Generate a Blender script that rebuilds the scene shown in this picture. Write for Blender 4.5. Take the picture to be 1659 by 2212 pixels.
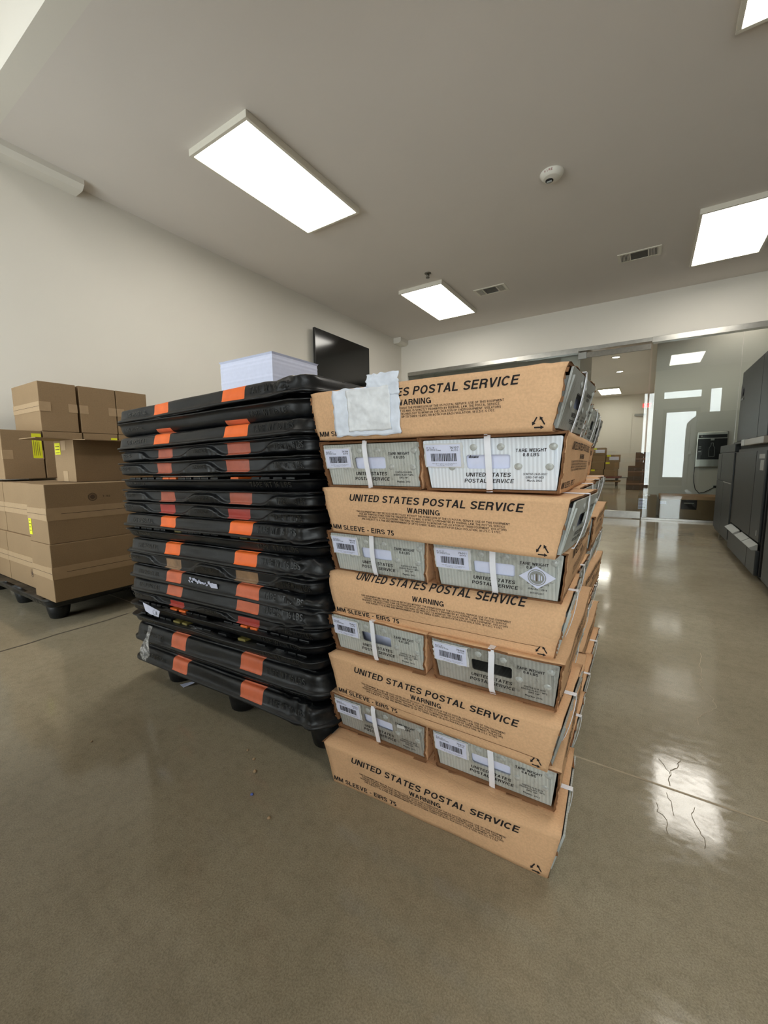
import bpy, bmesh, math, random
from math import sin, cos, pi, radians, floor, sqrt
from mathutils import Vector, Matrix, noise
from mathutils.geometry import tessellate_polygon
import numpy as np

S = bpy.context.scene
for o in list(bpy.data.objects):
    bpy.data.objects.remove(o, do_unlink=True)
C = S.collection

# ------------------------------------------------------------------ camera
CAM_H = 0.824
PITCH, ROLL, YAW = radians(6.9), radians(-0.6), radians(32.84)
_f = Vector((-sin(YAW)*cos(PITCH), cos(YAW)*cos(PITCH), -sin(PITCH)))
_r = Vector((cos(YAW), sin(YAW), 0)); _u = _r.cross(_f)
_R = _r*cos(ROLL) + _u*sin(ROLL); _U = _u*cos(ROLL) - _r*sin(ROLL)
cam = bpy.data.cameras.new('camera'); camo = bpy.data.objects.new('camera', cam); C.objects.link(camo)
cam.sensor_fit = 'HORIZONTAL'; cam.sensor_width = 36.0; cam.lens = 883.0/1659.0*36.0
cam.clip_start = 0.02; cam.clip_end = 200
M = Matrix((( _R.x, _U.x, -_f.x), (_R.y, _U.y, -_f.y), (_R.z, _U.z, -_f.z))).to_4x4()
M.translation = Vector((0, 0, CAM_H)); camo.matrix_world = M
S.camera = camo
S.view_settings.view_transform = 'Standard'; S.view_settings.look = 'None'
S.view_settings.gamma = 1; S.view_settings.use_curve_mapping = False
S.view_settings.exposure = 0.52
PANEL = 9.0            # radiance of the ceiling panels
SKY = (0.91, 0.95, 1.0); SKY_S = 7.5
w = bpy.data.worlds.new('sky'); S.world = w; w.use_nodes = True
bg = w.node_tree.nodes['Background']; bg.inputs[0].default_value = (*SKY, 1); bg.inputs[1].default_value = SKY_S
try:
    S.cycles.max_bounces = 8; S.cycles.diffuse_bounces = 5; S.cycles.glossy_bounces = 4; S.cycles.transmission_bounces = 6
    S.cycles.sample_clamp_indirect = 6.0; S.cycles.caustics_reflective = False; S.cycles.caustics_refractive = False
except Exception: pass

# ------------------------------------------------------------------ materials
def lin(c):
    return tuple(((x/255)/12.92 if x/255 <= 0.04045 else ((x/255+0.055)/1.055)**2.4) for x in c)
class N:
    def __init__(s, name):
        s.m = bpy.data.materials.new(name); s.m.use_nodes = True
        s.t = s.m.node_tree; s.b = s.t.nodes['Principled BSDF']
        s.tc = s.t.nodes.new('ShaderNodeTexCoord')
    def n(s, ty, **k):
        x = s.t.nodes.new(ty)
        for a, b in k.items(): setattr(x, a, b)
        return x
    def l(s, a, b): s.t.links.new(a, b)
    def coord(s, scale=(1,1,1), kind='Object'):
        mp = s.n('ShaderNodeMapping'); mp.inputs['Scale'].default_value = scale
        s.l(s.tc.outputs[kind], mp.inputs[0]); return mp.outputs[0]
    def noise(s, scale, detail=4, rough=.55, vec=None):
        x = s.n('ShaderNodeTexNoise'); x.inputs['Scale'].default_value = scale
        x.inputs['Detail'].default_value = detail; x.inputs['Roughness'].default_value = rough
        s.l(vec or s.tc.outputs['Object'], x.inputs['Vector']); return x.outputs['Fac']
    def ramp(s, fac, stops):
        x = s.n('ShaderNodeValToRGB'); e = x.color_ramp.elements
        while len(e) < len(stops): e.new(.5)
        for i, (p, c) in enumerate(stops): e[i].position = p; e[i].color = (*c, 1)
        s.l(fac, x.inputs[0]); return x.outputs[0]
    def mix(s, fac, a, b, mode='MIX'):
        x = s.n('ShaderNodeMix', data_type='RGBA', blend_type=mode)
        if isinstance(fac, (int, float)): x.inputs[0].default_value = fac
        else: s.l(fac, x.inputs[0])
        for i, v in ((6, a), (7, b)):
            if isinstance(v, tuple): x.inputs[i].default_value = (*v, 1)
            else: s.l(v, x.inputs[i])
        return x.outputs[2]
    def rng(s, fac, a, b, c, d):
        x = s.n('ShaderNodeMapRange'); x.clamp = True
        for i, v in enumerate((a, b, c, d)): x.inputs[i+1].default_value = v
        s.l(fac, x.inputs[0]); return x.outputs[0]
    def math(s, op, a, b=None):
        x = s.n('ShaderNodeMath', operation=op)
        for i, v in enumerate((a, b)):
            if v is None: continue
            if isinstance(v, (int, float)): x.inputs[i].default_value = v
            else: s.l(v, x.inputs[i])
        return x.outputs[0]
    def bump(s, h, strength=.3, dist=.002):
        x = s.n('ShaderNodeBump'); x.inputs['Strength'].default_value = strength; x.inputs['Distance'].default_value = dist
        s.l(h, x.inputs['Height']); s.l(x.outputs[0], s.b.inputs['Normal'])
    def set(s, **k):
        for a, b in k.items():
            i = s.b.inputs[a.replace('_', ' ')]
            if isinstance(b, bpy.types.NodeSocket): s.l(b, i)
            elif isinstance(b, tuple): i.default_value = (*b, 1)
            else: i.default_value = b
        return s
def plain(name, col, rough=.6, metal=0, var=.08, scale=30, spec=.5, bump=0):
    n = N(name); c = lin(col)
    f = n.noise(scale)
    lo = tuple(x*(1-var) for x in c); hi = tuple(min(1, x*(1+var)) for x in c)
    n.set(Base_Color=n.ramp(f, [(.3, lo), (.7, hi)]), Roughness=rough, Metallic=metal, Specular_IOR_Level=spec)
    if bump: n.bump(f, bump, .001)
    return n.m
def cardboard(name, col, var=.07, dirt=.15, crease=.22):
    n = N(name); c = lin(col)
    v = n.coord((1, 1, 1)); st = n.coord((4, 4, 160))
    a = n.noise(7, 5, .6, v); b = n.noise(240, 2, .5, v); s2 = n.noise(3, 2, .5, st)
    base = n.ramp(a, [(.25, tuple(x*(1-var*1.3) for x in c)), (.75, tuple(x*(1+var) for x in c))])
    base = n.mix(.22, base, n.ramp(b, [(.35, tuple(x*.72 for x in c)), (.65, tuple(min(1, x*1.2) for x in c))]))
    base = n.mix(n.rng(s2, .45, .7, 0, .12), base, tuple(x*.8 for x in c))
    d = n.noise(16, 6, .7, v)
    base = n.mix(n.rng(d, .60, .80, 0, dirt), base, tuple(x*.45 for x in c))
    n.set(Base_Color=base, Roughness=.82, Specular_IOR_Level=.25)
    crs = n.noise(11, 3, .45, n.coord((1.6, 3, 1)))
    n.bump(n.math('ADD', n.math('MULTIPLY', n.noise(90, 4, .6, v), .25), n.rng(n.math('ABSOLUTE', n.math('SUBTRACT', crs, .5)), 0, .035, 0, 1)), crease, .0014)
    return n.m
def emit(name, col, s):
    n = N(name); n.set(Base_Color=lin(col), Roughness=.5, Emission_Color=lin(col), Emission_Strength=s); return n.m

M_sleeve = cardboard('sleeve_cardboard', (211, 170, 131), dirt=.32)
M_edge = cardboard('torn_cardboard_edge', (122, 86, 58), dirt=.5)
M_carton = cardboard('brown_carton', (146, 122, 93), dirt=.05, crease=.05)
M_carton2 = cardboard('dark_brown_carton', (74, 60, 50), dirt=.05)
M_tape = plain('paper_packing_tape', (168, 142, 110), .5, var=.05)
M_ink = plain('black_print', (38, 34, 34), .8, spec=.2)
M_inkfade = plain('faded_print', (86, 70, 58), .8, spec=.2)
M_paper = plain('white_paper', (212, 216, 238), .75, var=.03, scale=60)
M_paperbk = plain('label_backing_paper', (206, 206, 206), .7, var=.06, scale=60)
M_strap = plain('white_plastic_strap', (232, 233, 240), .35, var=.03)
M_yellow = plain('yellow_sticker', (226, 226, 40), .5, var=.03)
def corr(name, col, dirt):
    n = N(name); c = lin(col)
    wv = n.n('ShaderNodeTexWave', wave_type='BANDS', bands_direction='Y'); wv.inputs['Scale'].default_value = 42
    wv.inputs['Distortion'].default_value = .35; wv.inputs['Detail'].default_value = 0
    n.l(n.tc.outputs['Object'], wv.inputs['Vector'])
    base = n.mix(wv.outputs['Fac'], tuple(x*.88 for x in c), tuple(min(1, x*1.05) for x in c))
    d = n.noise(9, 6, .7); base = n.mix(n.rng(d, .48, .75, 0, dirt), base, tuple(x*y for x, y in zip(c, (.42, .38, .30))))
    d2 = n.noise(45, 4, .7); base = n.mix(n.rng(d2, .58, .72, 0, dirt*.8), base, tuple(x*.35 for x in c))
    n.set(Base_Color=base, Roughness=.38, Specular_IOR_Level=.5); n.bump(wv.outputs['Fac'], .35, .0015)
    return n.m
M_tray = corr('grey_corrugated_plastic', (184, 187, 182), .6)
M_tray2 = corr('dirty_grey_corrugated_plastic', (160, 160, 154), .85)
M_trayw = corr('white_corrugated_plastic', (222, 228, 236), .05)
M_rivet = plain('clear_plastic_rivet', (170, 172, 168), .2, var=.2, scale=200)
def blackplastic(name, c0, dust):
    n = N(name); c = lin(c0)
    st = n.coord((1, 1, 5)); a = n.noise(6, 6, .65, st); b = n.noise(70, 4, .7)
    base = n.mix(n.rng(a, .46, .78, 0, dust), c, lin((74, 76, 78)))
    base = n.mix(n.rng(b, .56, .78, 0, dust*.8), base, lin((90, 90, 88)))
    r = n.rng(n.noise(9, 4), .3, .7, .26, .52)
    n.set(Base_Color=base, Roughness=r, Specular_IOR_Level=.38); n.bump(n.noise(120, 4, .6), .18, .001)
    return n.m
M_pal = blackplastic('black_pallet_plastic', (7, 8, 11), .08)
M_pal2 = blackplastic('scuffed_black_pallet_plastic', (11, 13, 16), .28)
M_or = plain('orange_pallet_plastic', (250, 112, 40), .42, var=.12, scale=22)
M_or2 = plain('faded_orange_pallet_plastic', (170, 84, 58), .45, var=.2, scale=25)
M_or3 = plain('red_pallet_plastic', (168, 52, 40), .45, var=.2, scale=25)
M_or4 = plain('worn_orange_pallet_plastic', (206, 104, 66), .5, var=.15, scale=25)
M_tan = plain('dirty_tan_pallet_plastic', (140, 108, 76), .55, var=.3, scale=40)
M_yel = plain('dull_yellow_pallet_plastic', (128, 116, 56), .55, var=.2, scale=40)
def wallmat(name, col):
    n = N(name); c = lin(col); a = n.noise(1.3, 4)
    n.set(Base_Color=n.ramp(a, [(.3, tuple(x*.97 for x in c)), (.7, c)]), Roughness=.75, Specular_IOR_Level=.3)
    n.bump(n.noise(55, 4, .6), .12, .003); return n.m
M_wall = wallmat('cream_wall_paint', (222, 218, 209))
M_ceil = wallmat('ceiling_paint', (218, 212, 206))
M_white = wallmat('white_trim_paint', (222, 219, 210))
M_frame = plain('white_lamp_frame', (214, 209, 196), .4, var=.02)
M_panel = emit('lit_diffuser', (255, 250, 240), PANEL)
M_panelbay = emit('lit_bay_diffuser', (255, 250, 240), PANEL*.5)
M_steel = plain('brushed_steel', (176, 174, 168), .28, metal=1, var=.1, scale=14)
M_dsteel = plain('dark_brushed_steel', (120, 116, 108), .35, metal=1, var=.1)
M_dark = plain('dark_glossy_plastic', (34, 34, 34), .22, var=.1)
M_black = plain('black_void', (8, 8, 10), .6)
M_navy = plain('navy_black_panel', (10, 10, 22), .4)
M_press = plain('dark_grey_machine_paint', (30, 31, 31), .45, var=.06, scale=3)
M_press2 = plain('grey_machine_paint', (38, 42, 43), .45, var=.06, scale=3)
M_handle = plain('light_grey_handle', (150, 152, 148), .3, var=.03)
M_beam = plain('machine_beam', (120, 112, 100), .3, var=.05)
M_screen = plain('black_screen', (6, 6, 7), .12, var=.02)
M_red = emit('red_exit_letters', (255, 60, 70), .9)
M_redink = plain('red_print', (128, 40, 46), .7)
M_spot = emit('lit_downlight', (255, 246, 235), 14.0)
def glassmat(name, ior=1.45, tint=(1, 1, 1)):
    n = N(name)
    n.t.nodes.remove(n.b)
    tr = n.n('ShaderNodeBsdfTransparent'); tr.inputs[0].default_value = (*tint, 1)
    gl = n.n('ShaderNodeBsdfGlossy'); gl.inputs['Roughness'].default_value = 0.0
    fr = n.n('ShaderNodeFresnel'); fr.inputs[0].default_value = ior
    mx = n.n('ShaderNodeMixShader'); out = n.t.nodes['Material Output']
    n.l(n.math('MINIMUM', n.math('MULTIPLY', fr.outputs[0], 1.5), 1.0), mx.inputs[0]); n.l(tr.outputs[0], mx.inputs[1]); n.l(gl.outputs[0], mx.inputs[2]); n.l(mx.outputs[0], out.inputs[0])
    return n.m
M_glass = glassmat('clear_glass', 1.5, (.93, .95, .93))
M_film = None
def filmmat():
    n = N('clear_plastic_film'); n.set(Base_Color=(.7, .7, .7), Roughness=.08, Alpha=n.rng(n.noise(55, 4), .45, .62, .12, .75), Specular_IOR_Level=1.0)
    n.bump(n.noise(60, 3), 1.0, .008); return n.m
M_film = filmmat()
def clay(name, col, rough=.5): return plain(name, col, rough)
def floormat():
    n = N('polished_concrete'); obj = n.tc.outputs['Object']
    big = n.noise(1.1, 6, .6); mid = n.noise(5.5, 6, .65); fine = n.noise(330, 4, .8); speck = n.noise(420, 2, .6)
    c = n.ramp(big, [(.3, lin((150, 141, 121))), (.7, lin((178, 168, 146)))])
    c = n.mix(n.rng(mid, .35, .7, 0, .45), c, lin((142, 131, 109)))
    c = n.mix(n.rng(fine, .38, .62, 0, .6), c, lin((108, 99, 81)))
    g2 = n.noise(38, 5, .7); c = n.mix(n.rng(g2, .45, .7, 0, .25), c, lin((96, 88, 72)))
    c = n.mix(n.rng(speck, .66, .78, 0, .22), c, lin((170, 160, 140)))
    st = n.noise(1.6, 5, .6, n.coord((1, 1.8, 1)))
    c = n.mix(n.rng(st, .55, .75, 0, .3), c, lin((98, 88, 72)))
    # worn patches change the gloss, as polish does
    patch = n.noise(22, 6, .75, n.coord((1, 1.6, 1)))
    r = n.rng(patch, .42, .62, .055, .16)
    n.set(Base_Color=c, Roughness=r, Specular_IOR_Level=.40)
    n.bump(n.noise(60, 5, .65), .035, .002)
    return n.m
M_floor = floormat()
M_joint = plain('joint_filler', (172, 158, 136), .9, var=.1, spec=.05)
M_jdark = plain('dark_joint_line', (72, 64, 52), .7, var=.1)
M_crack = plain('hairline_crack', (120, 108, 90), .9, spec=.05)

# ------------------------------------------------------------------ mesh tools
class MB:
    def __init__(s): s.v = []; s.f = []; s.m = []; s.sm = []
    def add(s, vs, fs, mi=0, smooth=False):
        b = len(s.v); s.v.extend([tuple(v) for v in vs])
        for f in fs: s.f.append(tuple(i+b for i in f)); s.m.append(mi); s.sm.append(smooth)
    def box(s, x0, x1, y0, y1, z0, z1, mi=0, bev=0):
        if bev <= 0:
            v = [(x, y, z) for z in (z0, z1) for y in (y0, y1) for x in (x0, x1)]
            s.add(v, [(0,2,3,1), (4,5,7,6), (0,1,5,4), (2,6,7,3), (0,4,6,2), (1,3,7,5)], mi); return
        bm = bmesh.new(); bmesh.ops.create_cube(bm, size=1)
        for v in bm.verts: v.co = Vector(((x0+x1)/2+v.co.x*(x1-x0), (y0+y1)/2+v.co.y*(y1-y0), (z0+z1)/2+v.co.z*(z1-z0)))
        bmesh.ops.bevel(bm, geom=bm.edges[:], offset=bev, segments=2, profile=.6, affect='EDGES')
        bm.verts.index_update(); s.add([v.co[:] for v in bm.verts], [[v.index for v in f.verts] for f in bm.faces], mi); bm.free()
    def lathe(s, c, prof, axis='z', seg=24, mi=0, smooth=True, capa=True, capb=True):
        vs = []; fs = []
        for r, h in prof:
            for k in range(seg):
                a = 2*pi*k/seg; p = (r*cos(a), r*sin(a), h)
                if axis == 'y': p = (p[0], h, p[1])
                if axis == 'x': p = (h, p[0], p[1])
                vs.append((c[0]+p[0], c[1]+p[1], c[2]+p[2]))
        for j in range(len(prof)-1):
            for k in range(seg):
                a = j*seg+k; b = j*seg+(k+1) % seg; fs.append((a, b, b+seg, a+seg))
        if capa: fs.append(tuple(reversed(range(seg))))
        if capb: fs.append(tuple((len(prof)-1)*seg+k for k in range(seg)))
        s.add(vs, fs, mi, smooth)
    def tube(s, pts, r, seg=8, mi=0):
        vs = []; fs = []; P = [Vector(p) for p in pts]
        for i, p in enumerate(P):
            t = (P[min(i+1, len(P)-1)]-P[max(i-1, 0)]).normalized()
            a = t.orthogonal().normalized() if i == 0 else (a - t*a.dot(t)).normalized()
            b = t.cross(a)
            for k in range(seg):
                q = p + (a*cos(2*pi*k/seg)+b*sin(2*pi*k/seg))*r; vs.append(q[:])
        for i in range(len(P)-1):
            for k in range(seg):
                fs.append((i*seg+k, i*seg+(k+1) % seg, (i+1)*seg+(k+1) % seg, (i+1)*seg+k))
        s.add(vs, fs, mi, True)
    def ribbon(s, pts, side, th, mi=0):
        """flat strap: pts centre line, side = half-width vector(s), th = thickness"""
        P = [Vector(p) for p in pts]; vs = []; n = len(P)
        for i, p in enumerate(P):
            sd = Vector(side[i] if isinstance(side, list) else side)
            t = (P[min(i+1, n-1)]-P[max(i-1, 0)]).normalized(); nn = sd.normalized().cross(t).normalized()*th/2
            vs += [(p-sd-nn)[:], (p+sd-nn)[:], (p+sd+nn)[:], (p-sd+nn)[:]]
        fs = []
        for i in range(n-1):
            for k in range(4): fs.append((i*4+k, i*4+(k+1) % 4, (i+1)*4+(k+1) % 4, (i+1)*4+k))
        fs += [(3, 2, 1, 0), tuple((n-1)*4+k for k in range(4))]
        s.add(vs, fs, mi)
    def plate(s, outer, holes, fn, th, mi=0):
        """2-D outline with holes -> solid plate; fn(u, v, d) gives the point at depth d (0 front, th back)"""
        loops = [outer]+list(holes); flat = [p for l in loops for p in l]; n = len(flat)
        tris = tessellate_polygon([[Vector((p[0], p[1], 0)) for p in l] for l in loops])
        vs = [fn(p[0], p[1], 0) for p in flat]+[fn(p[0], p[1], th) for p in flat]
        fs = [tuple(t) for t in tris]+[tuple(i+n for i in reversed(t)) for t in tris]
        b = 0
        for l in loops:
            for k in range(len(l)):
                a, c = b+k, b+(k+1) % len(l); fs.append((a, c, c+n, a+n))
            b += len(l)
        s.add(vs, fs, mi)
    def text(s, txt, fn, mi, size=1.0, shear=0, bold=0, fit=None, align='L', res=2):
        # heavier strokes: the same lettering repeated a hair apart, in the same plane
        """flat lettering; fn(x, y) -> 3-D point, x right y up, capital height = size; fit = total width"""
        V, F, (w0, w1) = glyphs(txt, shear, 0, res)
        k = size; kx = k if fit is None else fit/(w1-w0)
        off = -w0*kx
        if align == 'C': off = -(w0+w1)/2*kx
        b = bold*size*2.2
        for dx, dy in (((0, 0),) if bold < .012 or all(c in LET for c in txt) else ((-b, -b*.4), (b, b*.4), (0, 0)) if size > .006 else ((-b, 0), (b, 0))):
            s.add([fn(x*kx+off+dx, y*k+dy) for x, y in V], F, mi)
    def build(s, name, mats, parent=None, recalc=True):
        me = bpy.data.meshes.new(name); me.from_pydata(s.v, [], s.f)
        if not isinstance(mats, (list, tuple)): mats = [mats]
        for m in mats: me.materials.append(m)
        me.polygons.foreach_set('material_index', s.m); me.polygons.foreach_set('use_smooth', s.sm)
        me.update()
        o = bpy.data.objects.new(name, me); C.objects.link(o)
        if parent: o.parent = parent
        return o
_gc = {}
def glyphs_font(txt, shear, bold, res):
    key = (txt, shear, bold, res)
    if key in _gc: return _gc[key]
    cu = bpy.data.curves.new('t', 'FONT'); cu.body = txt; cu.shear = shear; cu.offset = bold; cu.resolution_u = res
    cu.fill_mode = 'FRONT'
    ob = bpy.data.objects.new('t', cu); me = bpy.data.meshes.new_from_object(ob)
    V = [(v.co.x, v.co.y) for v in me.vertices]; F = [tuple(p.vertices) for p in me.polygons]
    # capital height of the built-in face is about 0.73 of its size
    V = [(x/0.73, y/0.73) for x, y in V]
    xs = [p[0] for p in V] or [0, 1]
    bpy.data.objects.remove(ob); bpy.data.curves.remove(cu); bpy.data.meshes.remove(me)
    _gc[key] = (V, F, (min(xs), max(xs))); return _gc[key]
# grotesque capitals drawn as heavy strokes: polylines in a box of given width, height 1
def _arc(cx, cy, rx, ry, a0, a1, n=10):
    return [(cx+rx*cos(radians(a0+(a1-a0)*i/n)), cy+ry*sin(radians(a0+(a1-a0)*i/n))) for i in range(n+1)]
_t = .17; _h = _t/2; _T = 1-_h
def _S(w):
    c = w/2; r = w/2-_h
    return _arc(c, .735, r, .18, 15, 180, 8)+_arc(c, .725, r, .19, 190, 255, 4)+_arc(c, .275, r, .20, 80, 0, 6)+_arc(c, .265, r, .18, -10, -165, 8)
LET = {
 'A': (.72, [[(.08, 0), (.36, 1)], [(.64, 0), (.36, 1)], [(.16, .30), (.56, .30)]]), 'B': (.68, [[(_h, 0), (_h, 1)], [(_h, _T), (.38, _T)]+_arc(.38, .74, .19, .175, 90, -90, 6)+[(_h, .53)], [(_h, .53), (.40, .53)]+_arc(.40, .31, .20, .225, 90, -90, 6)+[(_h, _h)]]),
 'C': (.70, [_arc(.36, .5, .275, .415, 40, 320, 18)]), 'D': (.70, [[(_h, 0), (_h, 1)], [(_h, _T), (.32, _T)]+_arc(.32, .5, .295, .415, 90, -90, 12)+[(_h, _h)]]),
 'E': (.60, [[(_h, 0), (_h, 1)], [(_h, _T), (.58, _T)], [(_h, .52), (.54, .52)], [(_h, _h), (.60, _h)]]), 'F': (.56, [[(_h, 0), (_h, 1)], [(_h, _T), (.55, _T)], [(_h, .52), (.50, .52)]]),
 'G': (.74, [_arc(.37, .5, .285, .415, 42, 330, 18), [(.655, 0.03), (.655, .47)], [(.40, .43), (.70, .43)]]), 'H': (.70, [[(_h, 0), (_h, 1)], [(.615, 0), (.615, 1)], [(_h, .52), (.615, .52)]]),
 'I': (.18, [[(.09, 0), (.09, 1)]]), 'J': (.55, [[(.46, 1), (.46, .3)]+_arc(.27, .3, .19, .215, 0, -180, 8)]), 'K': (.70, [[(_h, 0), (_h, 1)], [(.60, 1), (_h, .38)], [(.25, .55), (.64, 0)]]),
 'L': (.56, [[(_h, 1), (_h, 0)], [(_h, _h), (.56, _h)]]), 'M': (.84, [[(_h, 0), (_h, 1)], [(.755, 0), (.755, 1)], [(.12, 1), (.42, .05)], [(.72, 1), (.42, .05)]]),
 'N': (.70, [[(_h, 0), (_h, 1)], [(.615, 0), (.615, 1)], [(.11, 1), (.59, 0)]]), 'O': (.74, [_arc(.37, .5, .285, .415, 0, 360, 22)]), 'P': (.64, [[(_h, 0), (_h, 1)], [(_h, _T), (.36, _T)]+_arc(.36, .69, .20, .225, 90, -90, 8)+[(_h, .465)]]),
 'Q': (.74, [_arc(.37, .5, .285, .415, 0, 360, 22), [(.42, .28), (.66, .02)]]), 'R': (.68, [[(_h, 0), (_h, 1)], [(_h, _T), (.38, _T)]+_arc(.38, .71, .20, .205, 90, -90, 8)+[(_h, .505)], [(.36, .50), (.56, .40), (.60, 0)]]),
 'S': (.66, [_S(.66)]), 'T': (.62, [[(.31, 0), (.31, 1)], [(0, _T), (.62, _T)]]), 'U': (.70, [[(_h, 1), (_h, .33)]+_arc(.35, .33, .265, .245, 180, 360, 10)+[(.615, 1)]]),
 'V': (.68, [[(.07, 1), (.34, 0)], [(.61, 1), (.34, 0)]]), 'W': (.96, [[(.07, 1), (.27, 0)], [(.48, 1), (.27, 0)], [(.48, 1), (.69, 0)], [(.89, 1), (.69, 0)]]), 'X': (.68, [[(.08, 0), (.60, 1)], [(.08, 1), (.60, 0)]]),
 'Y': (.68, [[(.08, 1), (.34, .45)], [(.60, 1), (.34, .45)], [(.34, .5), (.34, 0)]]), 'Z': (.60, [[(.03, _T), (.52, _T), (.08, _h), (.57, _h)]]),
 '0': (.56, [_arc(.28, .5, .195, .415, 0, 360, 20)]), '1': (.40, [[(.27, 0), (.27, 1)], [(.05, .76), (.27, .86)]]), '2': (.56, [_arc(.28, .72, .19, .195, 170, -30, 9)+[(.10, .09)], [(.04, _h), (.52, _h)]]),
 '3': (.56, [_arc(.27, .73, .18, .185, 160, -80, 9), _arc(.27, .29, .20, .21, 80, -160, 9)]), '4': (.58, [[(.42, 0), (.42, 1)], [(.42, .98), (.08, .32)], [(.04, .29), (.56, .29)]]), '5': (.56, [[(.48, _T), (.15, _T), (.10, .50)], _arc(.27, .30, .195, .225, 130, -155, 12)]),
 '6': (.56, [_arc(.29, .30, .19, .215, 0, 360, 16), [(.10, .30), (.12, .62)]+_arc(.31, .62, .19, .30, 180, 60, 6)]), '7': (.54, [[(.03, _T), (.48, _T), (.22, 0)]]), '8': (.56, [_arc(.28, .72, .165, .195, 0, 360, 16), _arc(.28, .295, .195, .21, 0, 360, 16)]),
 '9': (.56, [_arc(.27, .70, .19, .215, 0, 360, 16), [(.46, .70), (.44, .38)]+_arc(.25, .38, .19, .30, 0, -120, 6)]), '-': (.36, [[(.03, .38), (.33, .38)]]), '.': (.18, [[(.09, 0), (.09, .17)]]), ',': (.18, [[(.10, .16), (.06, -.12)]]), ' ': (.22, []),
 '*': (.36, [[(.18, 1), (.18, .66)], [(.04, .92), (.32, .74)], [(.04, .74), (.32, .92)]]), '/': (.36, [[(.02, 0), (.34, 1)]]), '§': (.5, [_S(.5)]), "'": (.14, [[(.07, 1), (.07, .72)]])}
def strokes(txt, shear, weight=1.0):
    V = []; F = []; x0 = 0; hw = _t/2*weight
    for ch in txt:
        w, ls = LET.get(ch, LET['I'] if ch != ' ' else LET[' '])
        for l in ls:
            P = [Vector(p) for p in l]; n = len(P); b = len(V); closed = (P[0]-P[-1]).length < 1e-4
            for i, p in enumerate(P):
                if closed and i in (0, n-1): d0 = (P[-1]-P[-2]).normalized(); d1 = (P[1]-P[0]).normalized()
                else: d0 = (p-P[max(i-1, 0)]); d1 = (P[min(i+1, n-1)]-p); d0 = (d0 if d0.length > 1e-6 else d1).normalized(); d1 = (d1 if d1.length > 1e-6 else d0).normalized()
                n0 = Vector((-d0.y, d0.x)); n1 = Vector((-d1.y, d1.x)); m_ = (n0+n1)
                m_ = m_/max(.35, m_.length_squared)*2 if m_.length > .2 else n0
                for s_ in (-1, 1):
                    q = p+m_*hw*s_; V.append((x0+q.x+q.y*shear, q.y))
            for i in range(n-1): F.append((b+2*i, b+2*i+2, b+2*i+3, b+2*i+1)) if True else None
        x0 += w+.115
    F = [(a, d, c, b_) if False else (a, b_, c, d) for a, b_, c, d in F]
    return V, F, (0, x0-.115)
def glyphs(txt, shear, bold, res):
    key = (txt, shear, bold, res)
    if key in _gc: return _gc[key]
    if all(c in LET for c in txt):
        _gc[key] = strokes(txt, shear, 1.0 if res > 1 else .85); return _gc[key]
    return glyphs_font(txt, shear, bold, res)
def tag(o, label=None, cat=None, group=None, kind=None):
    if label: o['label'] = label
    if cat: o['category'] = cat
    if group: o['group'] = group
    if kind: o['kind'] = kind
    return o
def empty(name, loc, rz=0, label=None, cat=None, group=None, kind=None):
    o = bpy.data.objects.new(name, None); o.empty_display_size = .05; C.objects.link(o)
    o.location = loc; o.rotation_euler = (0, 0, rz); return tag(o, label, cat, group, kind)
def copy_tree(o, parent=None):
    c = o.copy(); C.objects.link(c); c.parent = parent
    for ch in list(o.children): copy_tree(ch, c)
    return c
def sbox(name, x0, x1, y0, y1, z0, z1, mat, kind='structure'):
    m = MB(); m.box(x0, x1, y0, y1, z0, z1); o = m.build(name, mat)
    if kind: o['kind'] = kind
    return o
def box_thing(name, x0, x1, y0, y1, z0, z1, mat, label, cat, group=None, bev=.004):
    m = MB(); m.box(x0, x1, y0, y1, z0, z1, 0, bev); return tag(m.build(name, mat), label, cat, group)

# ------------------------------------------------------------------ room
XL, YB, ZC, YC, ZH = -3.906, 6.723, 2.994, 0.995, 3.95
XR, YF = 2.4, -1.46
m = MB(); m.box(XL-.1, XR+.1, YF-.1, 16.5, -.1, 0); fl = m.build('floor', M_floor); fl['kind'] = 'structure'
def fribbon(name, pts, wd, mat, z=.0006):
    m = MB(); random.seed(len(pts))
    for i in range(len(pts)-1):
        a, b = Vector((*pts[i], 0)), Vector((*pts[i+1], 0)); n = Vector((-(b-a).y, (b-a).x, 0)).normalized()*wd/2
        m.add([(a.x-n.x, a.y-n.y, z), (b.x-n.x, b.y-n.y, z), (b.x+n.x, b.y+n.y, z), (a.x+n.x, a.y+n.y, z)], [(0, 1, 2, 3)])
    return m.build(name, mat, fl)
fribbon('control_joint', [(XL, 1.178), (-.7, 1.178)], .007, M_joint); fribbon('control_joint', [(-.15, 1.175), (XR, 1.184)], .006, M_joint)
jp = [(-2.4+.006*sin(i*2.1), YF+i*.11) for i in range(24)]
fribbon('control_joint', jp, .012, M_jdark)
def jag(pts, k=4, amp=.006, seed=1):
    random.seed(seed); out = []
    for i in range(len(pts)-1):
        for j in range(k):
            t = j/k; out.append((pts[i][0]*(1-t)+pts[i+1][0]*t+random.uniform(-amp, amp), pts[i][1]*(1-t)+pts[i+1][1]*t+random.uniform(-amp, amp)))
    return out+[pts[-1]]
fribbon('crack', jag([(.233,2.125),(.218,1.997),(.215,1.889),(.206,1.829),(.213,1.772),(.232,1.727),(.232,1.665),(.204,1.614),(.176,1.565),(.176,1.526)], 4, .004), .0018, M_joint)
fribbon('crack', jag([(.117,1.305),(.109,1.271),(.095,1.252),(.091,1.222),(.091,1.187)], 3, .003, 2), .0016, M_crack)
fribbon('crack', jag([(.07,1.285),(.084,1.26),(.092,1.235)], 3, .003, 3), .0011, M_crack)
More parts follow.
